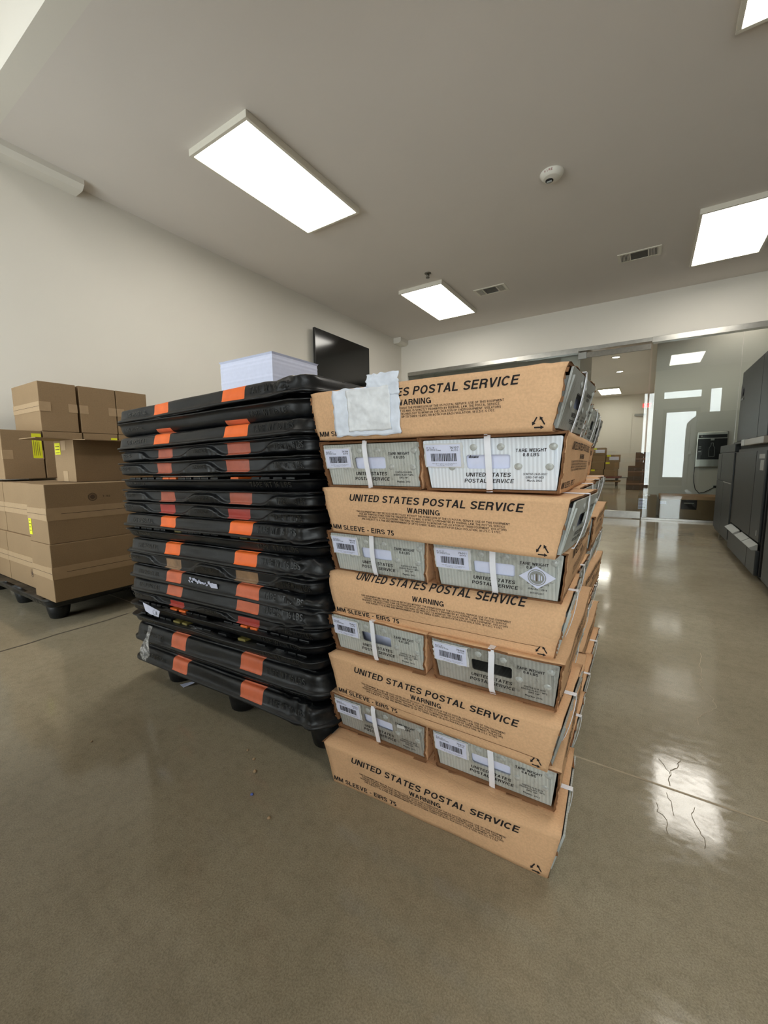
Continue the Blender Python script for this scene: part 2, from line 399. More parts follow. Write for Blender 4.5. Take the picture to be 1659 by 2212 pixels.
fribbon('crack', jag([(.084,1.158),(.089,1.129),(.095,1.085)], 3, .003, 4), .0012, M_crack)
fribbon('crack', jag([(.06,1.106),(.065,1.078),(.081,1.063),(.082,1.021)], 3, .003, 5), .0012, M_crack)
fribbon('crack', jag([(.136,1.136),(.131,1.099),(.14,1.069),(.147,1.051),(.146,1.02)], 3, .003, 6), .0011, M_crack)

sbox('wall_left', XL-.1, XL, YF-.1, 7.6, 0, ZH, M_wall)
sbox('wall_right', XR, XR+.1, YF-.1, 7.5, 0, ZH, M_wall)
# ceiling, its taller front bay and the bulkhead between
sbox('ceiling', XL, XR, YC+.12, 16.5, ZC, ZC+.12, M_ceil)
sbox('trim_bulkhead', XL, XR, YC, YC+.12, ZC, ZH, M_wall)
sbox('ceiling', XL, XR, YF-.1, YC+.12, ZH, ZH+.1, M_ceil)
def beam(x1, y0, y1, z0):
    m = MB(); ch = .03
    sec = [(XL, z0), (x1-ch-.01, z0), (x1, z0+ch), (x1, ZC), (XL, ZC)]
    n = len(sec); m.add([(x, y0, z) for x, z in sec]+[(x, y1, z) for x, z in sec],
        [tuple(range(n)), tuple(reversed(range(n, 2*n)))]+[(i, (i+1) % n, (i+1) % n+n, i+n) for i in range(n)])
    return m.build('trim_soffit', M_wall)
beam(-3.752, YC+.12, 1.635, 2.925)['kind'] = 'structure'
beam(-3.76, 6.42, YB, 2.90)['kind'] = 'structure'
# back wall: header above the glass, stub at left
sbox('wall_back', XL, XR, YB-.04, YB+.1, 2.433, ZC, M_wall)
sbox('wall_back', XL, -3.768, YB-.04, YB+.1, 0, 2.433, M_wall)
# front wall with entrance door, transom and sidelights
DX0, DX1 = .30, 1.12
def wfront(x0, x1, z0, z1): sbox('wall_front', x0, x1, YF-.1, YF, z0, z1, M_wall)
wfront(XL, -3.75, 0, ZH); wfront(-3.75, -2.15, 0, .3); wfront(-3.75, -2.15, 2.8, ZH); wfront(-2.15, -.22, 0, ZH); wfront(1.60, XR, 0, ZH); wfront(-.22, 1.60, 2.80, ZH); wfront(-.22, 1.60, 0, .05)
wfront(.02, .27, .05, 2.80); wfront(1.15, 1.36, .05, 2.80); wfront(.27, 1.15, 2.30, 2.60)
for i, (x0, x1, z0, z1) in enumerate([(-.22, .02, .05, 2.8), (1.36, 1.60, .05, 2.8), (.27, 1.15, 2.6, 2.8)]):
    sbox('window_%d' % (i+5), x0, x1, YF-.06, YF-.05, z0, z1, M_glass)
sbox('window_9', -3.75, -2.15, YF-.06, YF-.05, .3, 2.8, M_glass)  # unseen window, added to let in more daylight from the front
dr = empty('door_2', (0, YF-.06, 0), kind='structure')
m = MB()
for a in ((.27, .36, .05, 2.3), (1.06, 1.15, .05, 2.3), (.36, 1.06, .05, .3), (.36, 1.06, 2.2, 2.3)): m.box(a[0], a[1], 0, .04, a[2], a[3])
m.build('door_frame', M_dsteel, dr)
m = MB(); m.box(.36, 1.06, .015, .025, .3, 2.2); m.build('door_glass', M_glass, dr)
m = MB(); m.tube([(1.09, .04, .9), (1.09, .08, .92), (1.09, .08, 1.3), (1.09, .04, 1.32)], .012); m.build('door_handle', M_steel, dr)
po = bpy.data.lights.new('daylight', 'AREA'); po.shape = 'RECTANGLE'; po.size = 1.9; po.size_y = 2.8
try: po.cycles.is_portal = True
except Exception: pass
pob = bpy.data.objects.new('daylight_portal', po); C.objects.link(pob); pob.location = (.69, YF-.12, 1.42); pob.rotation_euler = (radians(90), 0, 0)
po2 = po.copy(); po2.size = 1.7; po2.size_y = 2.6; pob2 = bpy.data.objects.new('daylight_portal', po2); C.objects.link(pob2); pob2.location = (-2.95, YF-.12, 1.55); pob2.rotation_euler = (radians(90), 0, 0)

# ------------------------------------------------------------------ glass front of the back room
def pane(n, x0, x1, z0, z1, y=YB): 
    return sbox('window_%d' % n, x0, x1, y, y+.012, z0, z1, M_glass)
pane(1, -3.768, -1.83, .03, 2.37); pane(2, -1.82, -.955, .03, 2.37)
pane(3, -.045, .878, .03, 2.37); pane(4, .884, XR, .03, 2.37)
m = MB(); m.box(-3.768, -1.82, YB-.045, YB+.05, 2.372, 2.433, 0, .002); m.box(-1.82, -.945, YB-.055, YB+.05, 2.365, 2.433, 0, .002)
m.box(-.055, XR, YB-.055, YB+.05, 2.365, 2.433, 0, .002); m.box(-.945, -.055, YB-.045, YB+.05, 2.385, 2.433, 0, .002)
tag(m.build('trim_header', M_steel), kind='structure')
m = MB(); m.box(-.055, XR, YB-.02, YB+.03, 0, .028, 0, .002); m.box(-3.768, -.955, YB-.02, YB+.03, 0, .028, 0, .002)
tag(m.build('trim_threshold', M_steel), kind='structure')
gd = empty('door_1', (-.5, YB-.03, 0), kind='structure')
m = MB(); m.box(-.445, .435, .005, .017, .01, 2.36); m.build('glass_pane', M_glass, gd)
m = MB(); m.box(-.448, .438, -.006, .03, .008, .106, 0, .003); m.build('bottom_rail', M_steel, gd)
m = MB(); m.box(-.448, -.34, -.006, .03, 2.275, 2.366, 0, .003); m.build('pivot_fitting', M_handle, gd)
m = MB(); m.box(-.34, .438, .0, .024, 2.285, 2.36, 0, .003); m.build('top_rail', M_dsteel, gd)
# rooms behind the glass
sbox('wall_partition', -1.22, -.95, 6.92, 8.30, 0, ZC, M_wall)
sbox('wall_alcove', .012, XR, 7.35, 7.47, 0, ZC, M_wall)
sbox('wall_corridor', .012, .12, 7.47, 16.3, 0, ZC, M_wall)
sbox('wall_office', -3.9, -1.22, 7.5, 7.6, 0, ZC, M_wall)
sbox('wall_storeroom', -2.5, -2.4, 8.3, 16.3, 0, ZC, M_wall); sbox('wall_storeroom', -2.5, -1.22, 8.2, 8.3, 0, ZC, M_wall)
# far wall with window and door
W = 16.3
sbox('wall_far', -2.4, -2.15, W, W+.1, 0, ZC, M_wall); sbox('wall_far', -2.15, -1.63, W, W+.1, 0, 1.0, M_wall)
sbox('wall_far', -2.15, -1.63, W, W+.1, 2.32, ZC, M_wall); sbox('wall_far', -1.63, .12, W, W+.1, 0, ZC, M_wall)
sbox('window_8', -2.15, -1.63, W+.03, W+.04, 1.0, 2.32, M_glass)
m = MB(); 
for a in ((-2.15, -2.11, 1, 2.32), (-1.67, -1.63, 1, 2.32), (-2.11, -1.67, 1, 1.04), (-2.11, -1.67, 2.28, 2.32)): m.box(a[0], a[1], W-.02, W+.1, a[2], a[3])
tag(m.build('trim_window', M_white), kind='structure')
fd = empty('door_3', (-.3, W, 0), kind='structure')
m = MB()
for a in ((-.325, -.265, 0, 2.43), (.245, .30, 0, 2.43), (-.265, .245, 2.37, 2.43)): m.box(a[0], a[1], -.04, 0, a[2], a[3])
m.build('door_frame', M_white, fd)
m = MB(); m.box(-.265, .245, -.02, -.002, .01, 2.37); m.build('door_leaf', M_wall, fd)
m = MB(); m.box(-.2, .12, -.06, -.02, 2.28, 2.34, 0, .004); m.box(-.14, .06, -.1, -.06, 2.27, 2.29); m.build('door_closer', M_handle, fd)
m = MB(); m.box(-2.4, -.63, W-.015, W, 0, .12); tag(m.build('baseboard_far', M_white), kind='structure')
ex = empty('exit_sign', (-.16, W-.02, 2.50), label='small red lit exit sign above the door of the far room', cat='exit sign')
m = MB(); m.box(-.14, .14, -.04, 0, 0, .19, 0, .006); m.build('housing', M_white, ex)
m = MB(); m.text('EXIT', lambda x, y: (x, -.043, .04+y), 0, .12, 0, .02, .24, 'C'); m.build('letters', M_red, ex)

# ------------------------------------------------------------------ ceiling fixtures
def panel(cx, cy, label, z=ZC, wx=.60, wy=1.185, group='surface-mounted ceiling panel lights', low=False):
    r = empty('ceiling_light', (cx, cy, z), label=label, cat='light', group=group)
    m = MB(); t = .022; d = .045
    hx, hy = wx/2, wy/2
    m.box(-hx, hx, -hy, -hy+t, -d, 0, 0, .002); m.box(-hx, hx, hy-t, hy, -d, 0, 0, .002)
    m.box(-hx, -hx+t, -hy+t, hy-t, -d, 0, 0, .002); m.box(hx-t, hx, -hy+t, hy-t, -d, 0, 0, .002)
    m.box(-hx+t, hx-t, -hy+t, hy-t, -.02, 0)
    m.build('frame', M_frame, r)
    m = MB(); m.box(-hx+t, hx-t, -hy+t, hy-t, -.040, -.022); m.build('diffuser', M_panel if z == ZC else M_panelbay, r)
    return r
panel(-2.508, 2.492, 'large lit panel light on the ceiling above the black pallet stack')
panel(-2.508, 5.34, 'lit panel light on the ceiling nearest the far left corner, next to a sprinkler head')
panel(.552, 5.35, 'lit panel light on the ceiling cut by the right edge, beside the far air vent')
panel(.545, 2.35, 'lit panel light at the top right corner of the photo, mostly out of frame')
panel(-3.0, -.35, 'lit panel light on the tall ceiling of the entrance bay by the left wall', ZH, 1.185, .60)
panel(.5, -.35, 'lit panel light on the tall ceiling right above the entrance door', ZH, 1.185, .60)
panel(-1.16, 14.95, 'small looking lit panel light in the far room seen through the glass door')
def downlight(x, y, label, en=130):
    r = empty('downlight', (x, y, ZC), label=label, cat='light', group='round downlights behind the glass')
    m = MB(); m.lathe((0, 0, 0), [(.09, 0), (.095, -.008), (.075, -.012), (.07, 0)]); m.build('trim_ring', M_white, r)
    m = MB(); m.lathe((0, 0, 0), [(.07, -.004), (.068, -.006)]); m.build('lamp', M_spot, r)
    la = bpy.data.lights.new('downlight_beam', 'SPOT'); la.energy = en*.6; la.color = (1, .95, .87); la.spot_size = radians(140); la.spot_blend = .8; la.shadow_soft_size = .06
    lo = bpy.data.objects.new('downlight_beam', la); C.objects.link(lo); lo.location = (x, y, ZC-.03)
downlight(-.712, 10.24, 'nearer round lit downlight in the ceiling behind the glass door')
downlight(.95, 7.06, 'round lit downlight above the bottle filler behind the glass', 18)
downlight(-.734, 11.93, 'farther round lit downlight in the ceiling behind the glass door')

r = empty('smoke_detector', (-.745, 3.555, ZC), radians(0), 'round white smoke detector marked FIRE on the ceiling', 'smoke detector'); r.scale = (.85, .85, .85)
m = MB(); m.lathe((0, 0, 0), [(.098, 0), (.100, -.006), (.100, -.012), (.088, -.030), (.070, -.046), (.066, -.047), (.0, -.052)], capa=True, capb=False, seg=48); m.build('housing', M_white, r)
m = MB(); m.lathe((-.02, .01, 0), [(.034, -.046), (.034, -.0535), (.026, -.056), (.0, -.056)], seg=28, capb=False); m.build('strobe_rim', M_dark, r)
m = MB(); m.box(-.042, .002, .0, .02, -.066, -.055, 0, .003); m.build('strobe_lens', M_handle, r)
m = MB()
ang0 = math.atan2(-3.555, .745)
for k, ch in enumerate('FIRE'):
    a = ang0 - .62 + k*.20
    def fn(x, y, a=a):
        t = max(0, min(1, y/.022)); rr = .0985 - .009*t; z = -.0135-.0135*t
        return ((rr+.0012)*cos(a+x/.095), (rr+.0012)*sin(a+x/.095), z-.0012) 
    def fn2(x, y, a=a):
        t = 1-max(0, min(1, y/.020)); rr = .0985-.009*t; z = -.0135-.0135*t
        return ((rr+.0012)*cos(a+x/.095), (rr+.0012)*sin(a+x/.095), z-.001)
    m.text(ch, fn2, 0, .020, 0, .02, None, 'C')
m.build('fire_lettering', M_redink, r)
r = empty('sprinkler_head', (-2.277, 4.515, ZC), label='small dark sprinkler head in the ceiling beside the panel light', cat='sprinkler')
m = MB(); m.lathe((0, 0, 0), [(.038, 0), (.038, -.006), (.028, -.012)], seg=20); m.build('escutcheon', M_dsteel, r)
m = MB(); m.lathe((0, 0, 0), [(.012, -.012), (.012, -.03), (.006, -.035), (.006, -.05)], seg=12); m.lathe((0, 0, 0), [(.022, -.05), (.022, -.053)], seg=16)
for s in (-1, 1): m.tube([(s*.012, 0, -.02), (s*.02, 0, -.034), (s*.006, 0, -.05)], .003, 6)
m.build('deflector', M_dsteel, r)
def vent(cx, cy, label):
    r = empty('air_vent', (cx, cy, ZC), label=label, cat='vent', group='long slotted ceiling air vents')
    W2, H2 = .198, .112; m = MB(); t = .022
    m.box(-W2, W2, -H2, -H2+t, -.008, 0); m.box(-W2, W2, H2-t, H2, -.008, 0); m.box(-W2, -W2+t*1.4, -H2+t, H2-t, -.008, 0); m.box(W2-t*1.4, W2, -H2+t, H2-t, -.008, 0)
    m.box(-.09, -.078, -H2+t, H2-t, -.008, 0); m.box(.078, .09, -H2+t, H2-t, -.008, 0); m.build('frame', M_frame, r)
    m = MB(); m.box(-W2+.02, W2-.02, -H2+.02, H2-.02, -.0025, -.0005); m.build('backing', M_black, r)
    m = MB()
    for s in (-1, 1):
        for k in range(6): x = s*(.098+k*.0125); m.box(x-.003, x+.003, -H2+t, H2-t, -.007, -.002)
    for k in range(12): y = -H2+t+.007+k*.0138; m.box(-.078, .078, y-.0022, y+.0022, -.006, -.002, 1)
    m.build('louvres', [M_frame, M_dsteel], r)
vent(-.212, 5.39, 'white ceiling air vent between the smoke detector and the right panel light')
vent(-1.815, 5.385, 'white ceiling air vent just right of the far left panel light')

# television
r = empty('television', (XL, 4.905, 2.27), label='black wall-mounted flat television on the left wall', cat='television')
m = MB(); m.box(.0, .05, -.2, .2, -.15, .15); m.build('wall_bracket', M_dark, r)
m = MB(); m.box(.05, .085, -.632, .632, -.36, .36, 0, .004); m.build('frame', M_dark, r)
m = MB(); m.box(.0852, .0862, -.624, .624, -.350, .352); m.build('screen', M_screen, r)
m = MB(); m.box(.05, .088, -.06, .06, -.368, -.36); m.build('sensor_bar', M_dark, r)
r.location.z = 2.255

# ------------------------------------------------------------------ digital press at the right
def part(name, mat, root, *bx, bev=.006):
    m = MB()
    for b in bx: m.box(*b, 0, bev)
    return m.build(name, mat, root)
fx = .648
r = empty('press_feeder', (fx, 4.77, 0), label='lower dark grey machine cabinet at the far end of the press by the glass', cat='machine')
part('cabinet', M_press2, r, (0, .9, 0, 1.01, .06, .885))
part('plinth', M_black, r, (.05, .88, .02, .98, 0, .06))
part('side_box', M_press2, r, (-.0, .5, .1, 1.02, .887, .962), bev=.004)
part('door_panel', M_press2, r, (-.012, .0, .02, .5, .09, .60), (-.012, .0, .51, .99, .09, .60), (-.012, 0, .02, .99, .608, .88), bev=.003)
m = MB(); m.box(-.016, -.012, .04, .5, .596, .604); m.build('trim_strip', M_handle, r)
m = MB(); m.box(-.0135, -.0118, .735, .739, .62, .87); m.build('seam', M_black, r)
r = empty('press_engine', (fx, 3.62, 0), label='tall dark grey main body of the digital press at the right', cat='machine')
part('cabinet', M_press, r, (0.012, .95, 0, 1.135, .03, .905))
part('plinth', M_black, r, (.04, .9, .02, 1.1, 0, .03))
DRW = [part('lower_drawer', M_press2, r, (-.012, .012, .005, .283, .035, .205)), part('lower_drawer', M_press2, r, (-.012, .012, .289, 1.13, .035, .205))]
part('front_door', M_press, r, (-.004, .012, .305, 1.13, .262, .88)); part('front_door', M_press2, r, (-.004, .012, .005, .297, .262, .88))
for a, b in ((.02, .28), (.30, .60), (.68, 1.10)):
    m = MB(); m.add([(-.045, a, .222), (-.045, b, .222), (.0, b, .25), (.0, a, .25), (-.03, a, .205), (-.03, b, .205), (.0, b, .207), (.0, a, .207)], [(0,1,2,3), (4,7,6,5), (0,4,5,1), (0,3,7,4), (1,5,6,2), (3,2,6,7)]); m.build('drawer_handle', M_handle, DRW[0] if a < .29 else DRW[1])
m = MB(); m.box(.02, .9, .02, 1.1, .905, .95); m.build('neck', M_black, r)
part('paper_shelf', M_beam, r, (-.03, .5, -.02, .62, .925, .972), bev=.004); part('shelf_cap', M_handle, r, (-.032, .06, .622, .75, .925, .975), bev=.004)
# upper body with chamfered far corner
m = MB(); sec = [(0, .955), (1.195, .955), (1.195, 1.45), (1.10, 1.56), (0, 1.565)]
n = len(sec); m.add([(0, y, z) for y, z in sec]+[(.9, y, z) for y, z in sec], [tuple(range(n)), tuple(reversed(range(n, 2*n)))]+[(i, i+n, (i+1) % n+n, (i+1) % n) for i in range(n)])
m.build('upper_body', M_press2, r)
m = MB(); m.box(-.014, 0, .005, .29, .975, 1.55, 0, .003); m.box(-.014, 0, .30, 1.07, .975, 1.55, 0, .003); m.build('upper_door', M_press2, r)
m = MB(); m.box(-.02, 0, -.0, 1.195, .95, .968, 0, .002); m.build('lower_lip', M_press, r)
m = MB(); m.lathe((-.014, .99, 1.38), [(.0, -.006), (.036, -.006), (.036, 0)], axis='x', seg=24, capa=False); m.build('round_badge', M_navy, r)
m = MB(); m.box(-.018, -.014, .94, 1.06, 1.315, 1.33); m.build('name_strip', M_dark, r)
m = MB(); m.box(-.006, -.004, .04, .20, .825, .855); m.box(-.006, -.004, .05, .15, .745, .815); m.build('panel_labels', M_handle, r)
m = MB(); m.box(-.006, -.004, .07, .085, .30, .335); m.build('small_label', M_handle, r)
r = empty('press_delivery', (fx, 2.2, 0), label='dark grey press unit cut by the right edge, nearest the camera', cat='machine')
m = MB(); sec = [(.03, 0), (.9, 0), (.9, 1.72), (.14, 1.72), (.0, 1.60), (0, .05)]
n = len(sec); m.add([(x, 0, z) for x, z in sec]+[(x, 1.235, z) for x, z in sec], [tuple(reversed(range(n))), tuple(range(n, 2*n))]+[(i, (i+1) % n, (i+1) % n+n, i+n) for i in range(n)])
m.build('cabinet', M_press2, r)
m = MB(); m.box(-.012, 0, .02, 1.21, .06, .8, 0, .003); m.box(-.012, 0, .02, 1.21, .82, 1.5, 0, .003); m.build('front_door', M_press2, r)
part('dark_gap_fill', M_navy, r, (.03, .85, 1.235, 1.39, .01, 1.45))  # navy block painted in for the dark gap between the two press units
# a third unit keeps the line going toward the viewer, outside the frame
# ------------------------------------------------------------------ bottle filler on the alcove wall
r = empty('bottle_filler', (.718, 7.35, .71), label='steel wall-mounted bottle filling station behind the glass', cat='water dispenser')
m = MB(); m.box(-.172, .172, -.10, 0, 0, .49, 0, .012); m.build('steel_body', M_steel, r)
m = MB(); m.box(-.155, .155, -.106, -.099, .405, .45, 0, .003); m.build('display_strip', M_dark, r)
m = MB(); m.box(-.160, .160, -.104, -.099, .11, .395, 0, .003); m.build('black_recess', M_dark, r)
m = MB()
for a, b in (((-.03, .15), (-.03, .27)), ((-.03, .27), (-.012, .30)), ((-.012, .30), (-.012, .335)), ((.03, .15), (.03, .27)), ((.03, .27), (.012, .30)), ((.012, .30), (.012, .335)), ((-.03, .15), (.03, .15)), ((-.012, .335), (.012, .335))):
    m.tube([(a[0], -.106, a[1]), (b[0], -.106, b[1])], .0025, 6)
m.build('bottle_outline', M_handle, r)
m = MB(); m.lathe((0, -.106, .215), [(.010, -.002), (.010, 0)], axis='y', seg=14); m.build('sensor', M_black, r)
for a, b in ((.28, .292), (.215, .227), (.262, .268)):
    m = MB(); m.box(-.147, -.118, -.1065, -.104, a, b); m.build('printed_icon', M_handle, r)
m = MB(); m.lathe((-.12, -.108, .428), [(.012, 0), (.012, .004)], axis='y', seg=14); m.build('indicator_light', M_spot if False else M_handle, r)
m = MB(); m.box(-.02, .02, -.11, -.09, .37, .395, 0, .003); m.build('nozzle', M_handle, r)
m = MB(); m.tube([(.548, 7.30, .72), (.545, 7.30, .6), (.552, 7.31, .5), (.575, 7.31, .40), (.62, 7.31, .345), (.68, 7.31, .36), (.74, 7.31, .40), (.79, 7.315, .435)], .005, 8)
tag(m.build('power_cord', M_dark), 'thin black power cord hanging from the bottle filler to the outlet', 'cord')
r = empty('wall_outlet', (.795, 7.35, .42), label='white wall outlet with a plugged-in cord behind the glass', cat='outlet')
m = MB(); m.box(-.035, .035, -.007, 0, -.057, .057, 0, .002); m.build('cover_plate', M_white, r)
m = MB(); m.box(-.018, .018, -.03, -.007, .002, .034, 0, .003); m.build('plug', M_dark, r)
# parcels between glass and alcove wall
r = empty('parcel_carton', (.008, 6.80, 0), label='small brown parcel box with a white shipping label behind the glass', cat='box')
m = MB(); m.box(-.112, .112, 0, .34, .0, .318, 0, .004); m.build('carton', M_carton, r)
m = MB(); m.box(-.105, .0, -.0015, 0, .135, .285); SLB = m.build('shipping_label', M_paper, r)
m = MB()
for k in range(10): m.box(-.1+k*.0085, -.1+k*.0085+.004, -.0025, -.0015, .145, .17)
for k in range(4): m.box(-.1, -.02-.01*(k % 2), -.0025, -.0015, .19+k*.02, .195+k*.02)
m.build('label_print', M_ink, SLB)
m = MB(); m.box(-.03, .03, -.0012, .3412, .3182, .3192); m.build('tape', M_paperbk, r)
r = empty('long_carton', (.48, 6.80, 0), label='long brown carton with a black printed panel behind the glass', cat='box')
m = MB(); m.box(-.325, .34, 0, .42, 0, .32, 0, .006); m.build('carton', M_carton2 if False else M_carton, r)
m = MB(); m.box(-.335, .345, -.01, .43, .285, .335, 0, .008); m.build('lid', M_sleeve, r)
m = MB(); m.box(-.085, .085, -.0115, 0, .155, .282); m.build('printed_panel', M_ink, r)
m = MB(); m.box(-.055, .055, -.0125, -.0115, .235, .245)
m.build('panel_print', M_dsteel, r)
m = MB(); m.box(-.32, -.25, -.0012, 0, .215, .255); m.build('small_label', M_paper, r)
# dark cartons in the far room
for (x0, x1, z0, z1, lb) in ((-.50, .005, 0, .335, 'dark brown carton at the foot of the stack in the far room'), (-.478, .005, .337, .662, 'dark brown carton in the middle of the far stack'), (-.317, .0, .664, 1.03, 'narrow dark brown carton topping the stack in the far room')):
    r = empty('storage_carton', ((x0+x1)/2, 13.2, z0), label=lb, cat='box', group='dark cartons stacked in the far room')
    hw = (x1-x0)/2; m = MB(); m.box(-hw, hw, 0, .4, 0, z1-z0, 0, .003); m.build('carton', M_carton2, r)
    m = MB(); m.box(-hw-.001, hw+.001, -.0012, .1, (z1-z0)*.46, (z1-z0)*.56); m.build('tape', M_carton2 if False else plain('dark_tape', (110, 84, 66), .4), r)
# labelled cartons on a cart far away
cn = 0
names = {0: 'left', 1: 'middle', 2: 'right'}; lv = ['lowest', 'second from the bottom', 'third from the bottom', 'fourth from the bottom', 'topmost']
for c, (x0, n) in enumerate(((-1.66, 5), (-1.265, 4), (-.865, 3))):
    for k in range(n):
        z0 = .30+k*.233; xo = x0 + .012*((k*7+c*3) % 3-1) - .012*(5-k)
        r = empty('labelled_carton', (xo-.1, 15.2, z0), label='brown carton in the %s column on the far cart, %s' % (names[c], lv[k]), cat='box', group='labelled cartons on the cart in the far room')
        m = MB(); m.box(-.188, .188, 0, .5, 0, .229, 0, .003); m.build('carton', M_carton, r)
        if (c, k) in ((0, 3), (1, 3), (2, 2), (0, 2), (0, 0)):
            m = MB(); m.box(-.10, .17, -.002, 0, .06, .165); m.build('white_label', M_paper, r)
        if (c, k) in ((0, 4), (0, 3), (1, 3), (2, 2), (2, 1), (1, 0)):
            m = MB(); m.box(-.175, -.06, -.0022, 0, .17, .222); m.build('yellow_label', M_yellow, r)
r = empty('flat_cart', (-1.36, 15.45, 0), label='low flat cart carrying the labelled cartons in the far room', cat='cart')
m = MB(); m.box(-.62, .62, -.3, .35, .245, .298, 0, .004); m.build('deck', plain('red_brown_deck', (120, 62, 54), .5), r)
for sx in (-1, 1):
    for sy in (-.22, .25):
        m = MB(); m.lathe((sx*.5, sy, .06), [(.06, -.02), (.06, .02)], axis='x', seg=16); m.build('wheel', M_dark, r)
        m = MB(); m.box(sx*.5-.03, sx*.5+.03, sy-.03, sy+.03, .06, .245); m.build('caster_fork', M_dark, r)
m = MB(); m.box(-.6, .6, -.28, .3, .12, .16); m.build('lower_shelf', M_carton, r)
m = MB(); m.tube([(.6, -.3, .26), (.80, -.3, .265)], .014); m.build('handle_grip', M_dark, r)

# ------------------------------------------------------------------ pallets
def outline(W, D, r, nf):
    """rounded rectangle, front edge y=0 sampled finely; returns points, outward normals, front parameter"""
    P = []
    for i in range(nf+1):
        x = r+(W-2*r)*i/nf; P.append((x, 0, 0, -1, x/W))
    def arc(cx, cy, a0):
        for k in range(1, 6):
            a = a0+k*pi/2/6; P.append((cx+r*cos(a), cy+r*sin(a), cos(a), sin(a), 1.0 if cx > W/2 and cy < D/2 else -1))
    arc(W-r, r, -pi/2)
    for i in range(9): P.append((W, r+(D-2*r)*i/8, 1, 0, -1))
    arc(W-r, D-r, 0)
    for i in range(9): P.append((W-r-(W-2*r)*i/8, D, 0, 1, -1))
    arc(r, D-r, pi/2)
    for i in range(9): P.append((0, D-r-(D-2*r)*i/8, -1, 0, -1))
    arc(r, r, pi)
    return P
def sstep(a, b, x):
    t = max(0, min(1, (x-a)/(b-a))); return t*t*(3-2*t)
def wave(fx):
    if fx < 0: return .16
    d = .16+.60*(sstep(.155, .235, fx)-sstep(.40, .50, fx)+sstep(.565, .645, fx)-sstep(.79, .87, fx))
    return d
MK = ((.275, .365), (.655, .757))
def pallet(kind, z, H, tilt, mark, label, x0=-1.680, y0=.748, yaw=0, W=1.0, D=1.18, seed=0, dent=0, feet=False, gap=.0, mats=None, ledge=None, name='plastic_pallet', group='black plastic pallets in the nested stack', cat='pallet'):
    root = empty(name, (x0+W/2, y0, z), yaw, label, cat, group)
    root.rotation_euler = (0, -tilt, yaw)
    P = outline(W, D, .055, 150); nP = len(P)
    if kind == 'up':
        prof = [(-.026, 1.0), (-.016, .985), (-.011, .94), (-.008, .86), (-.006, .66), (-.004, .42), (-.002, .24), (.001, .17), (.007, .15), (.008, .07), (.007, .0), (-.01, .0)]
    elif kind == 'down':
        prof = [(-.02, 1.0), (.006, 1.0), (.008, .95), (.007, .90), (-.001, .87), (-.003, .7), (-.005, .5), (-.008, .32), (-.013, .16), (-.020, .05), (-.030, .0)]
    else:
        prof = [(-.02, 1.0), (.006, 1.0), (.007, .95), (.004, .90)]+[(None, .88-.88*k/12) for k in range(13)]+[(-.06, 0)]
    m = MB(); vs = []; sd = seed*3.7
    for off, h in prof:
        for (x, y, nx, ny, fx) in P:
            o = off
            if off is None:
                v = 1-h; wv = wave(fx) if fx > 0 else .16
                up = -.012; dn = .002-.006*(v)-.022*sstep(.82, 1.0, v)**2
                o = up+(dn-up)*sstep(wv, wv+.10, v)
                rib = 0
                if 0 < fx and v > wv+.12 and v < .93 and (.17 < fx < .47 or .58 < fx < .84): o -= .0022*(.5+.5*sin(fx*W*2*pi/.021))
            p = Vector((x+nx*o-W/2, y+ny*o, h*H))
            d = noise.noise_vector(Vector((p.x*5+sd, p.y*5, h*1.2)))
            p += Vector((d.x*.003, d.y*.004, d.z*.0028*(1 if .02 < h < .98 else .6)))
            if dent:
                q = (Vector((p.x-(W/2-.05), p.y-.02, 0))).length; k = max(0, 1-q/.16)
                p.y += dent*.02*k*noise.noise(Vector((p.x*28+sd, p.z*60, 3))); p.z += dent*.008*k*noise.noise(Vector((p.x*24, p.y*10, 9+sd)))
                p.x += dent*.012*k*noise.noise(Vector((p.z*60, p.y*20+sd, 1)))
            vs.append(p[:])
    fs = []; L = len(prof)
    base = len(m.v); m.v.extend(vs)
    for j in range(L-1):
        h = prof[j][1]; v = 1-h
        for k in range(nP):
            a = j*nP+k; b = j*nP+(k+1) % nP; fx = P[k][4]; fx2 = P[(k+1) % nP][4]; f = (fx+fx2)/2
            mi = 0
            if fx > 0 and fx2 > 0 and P[k][1] == 0:
                for c0, c1 in MK:
                    if c0 <= f <= c1:
                        if kind == 'up': mi = 1 if h > .17 else 0
                        elif kind == 'wave': mi = 1 if .09 < v < wave(f)+.03 else 0
                        elif mark == 'low' and h < .45: mi = 1
            m.f.append((a, a+nP, b+nP, b)); m.m.append(mi); m.sm.append(True)
    m.f.append(tuple(range(nP))[::-1]); m.m.append(0); m.sm.append(False)
    m.f.append(tuple((L-1)*nP+k for k in range(nP))); m.m.append(0); m.sm.append(False)
    # ribs moulded in the deck or in the ledge
    if ledge:
        rnd = random.Random(seed)
        x = .06
        while x < W-.08:
            wd = .030+.012*rnd.random(); f = (x+wd/2)/W; mi = 0
            for c0, c1 in MK:
                if c0 <= f <= c1: mi = 2
            if rnd.random() < .9: m.box(x-W/2, x+wd-W/2, .013, .10, H-.004, H+ledge, mi, .0025)
            x += wd+(.004 if rnd.random() < .6 else .013)
    if gap > 0: m.box(-W/2+.09, W/2-.09, .09, D-.09, -gap, .002)
    # moulded lettering
    def yf(h):
        for (o1, h1), (o2, h2) in zip(prof, prof[1:]):
            if o1 is not None and o2 is not None and h2 <= h <= h1: return -(o1+(o2-o1)*(h1-h)/max(1e-6, h1-h2))
        return None
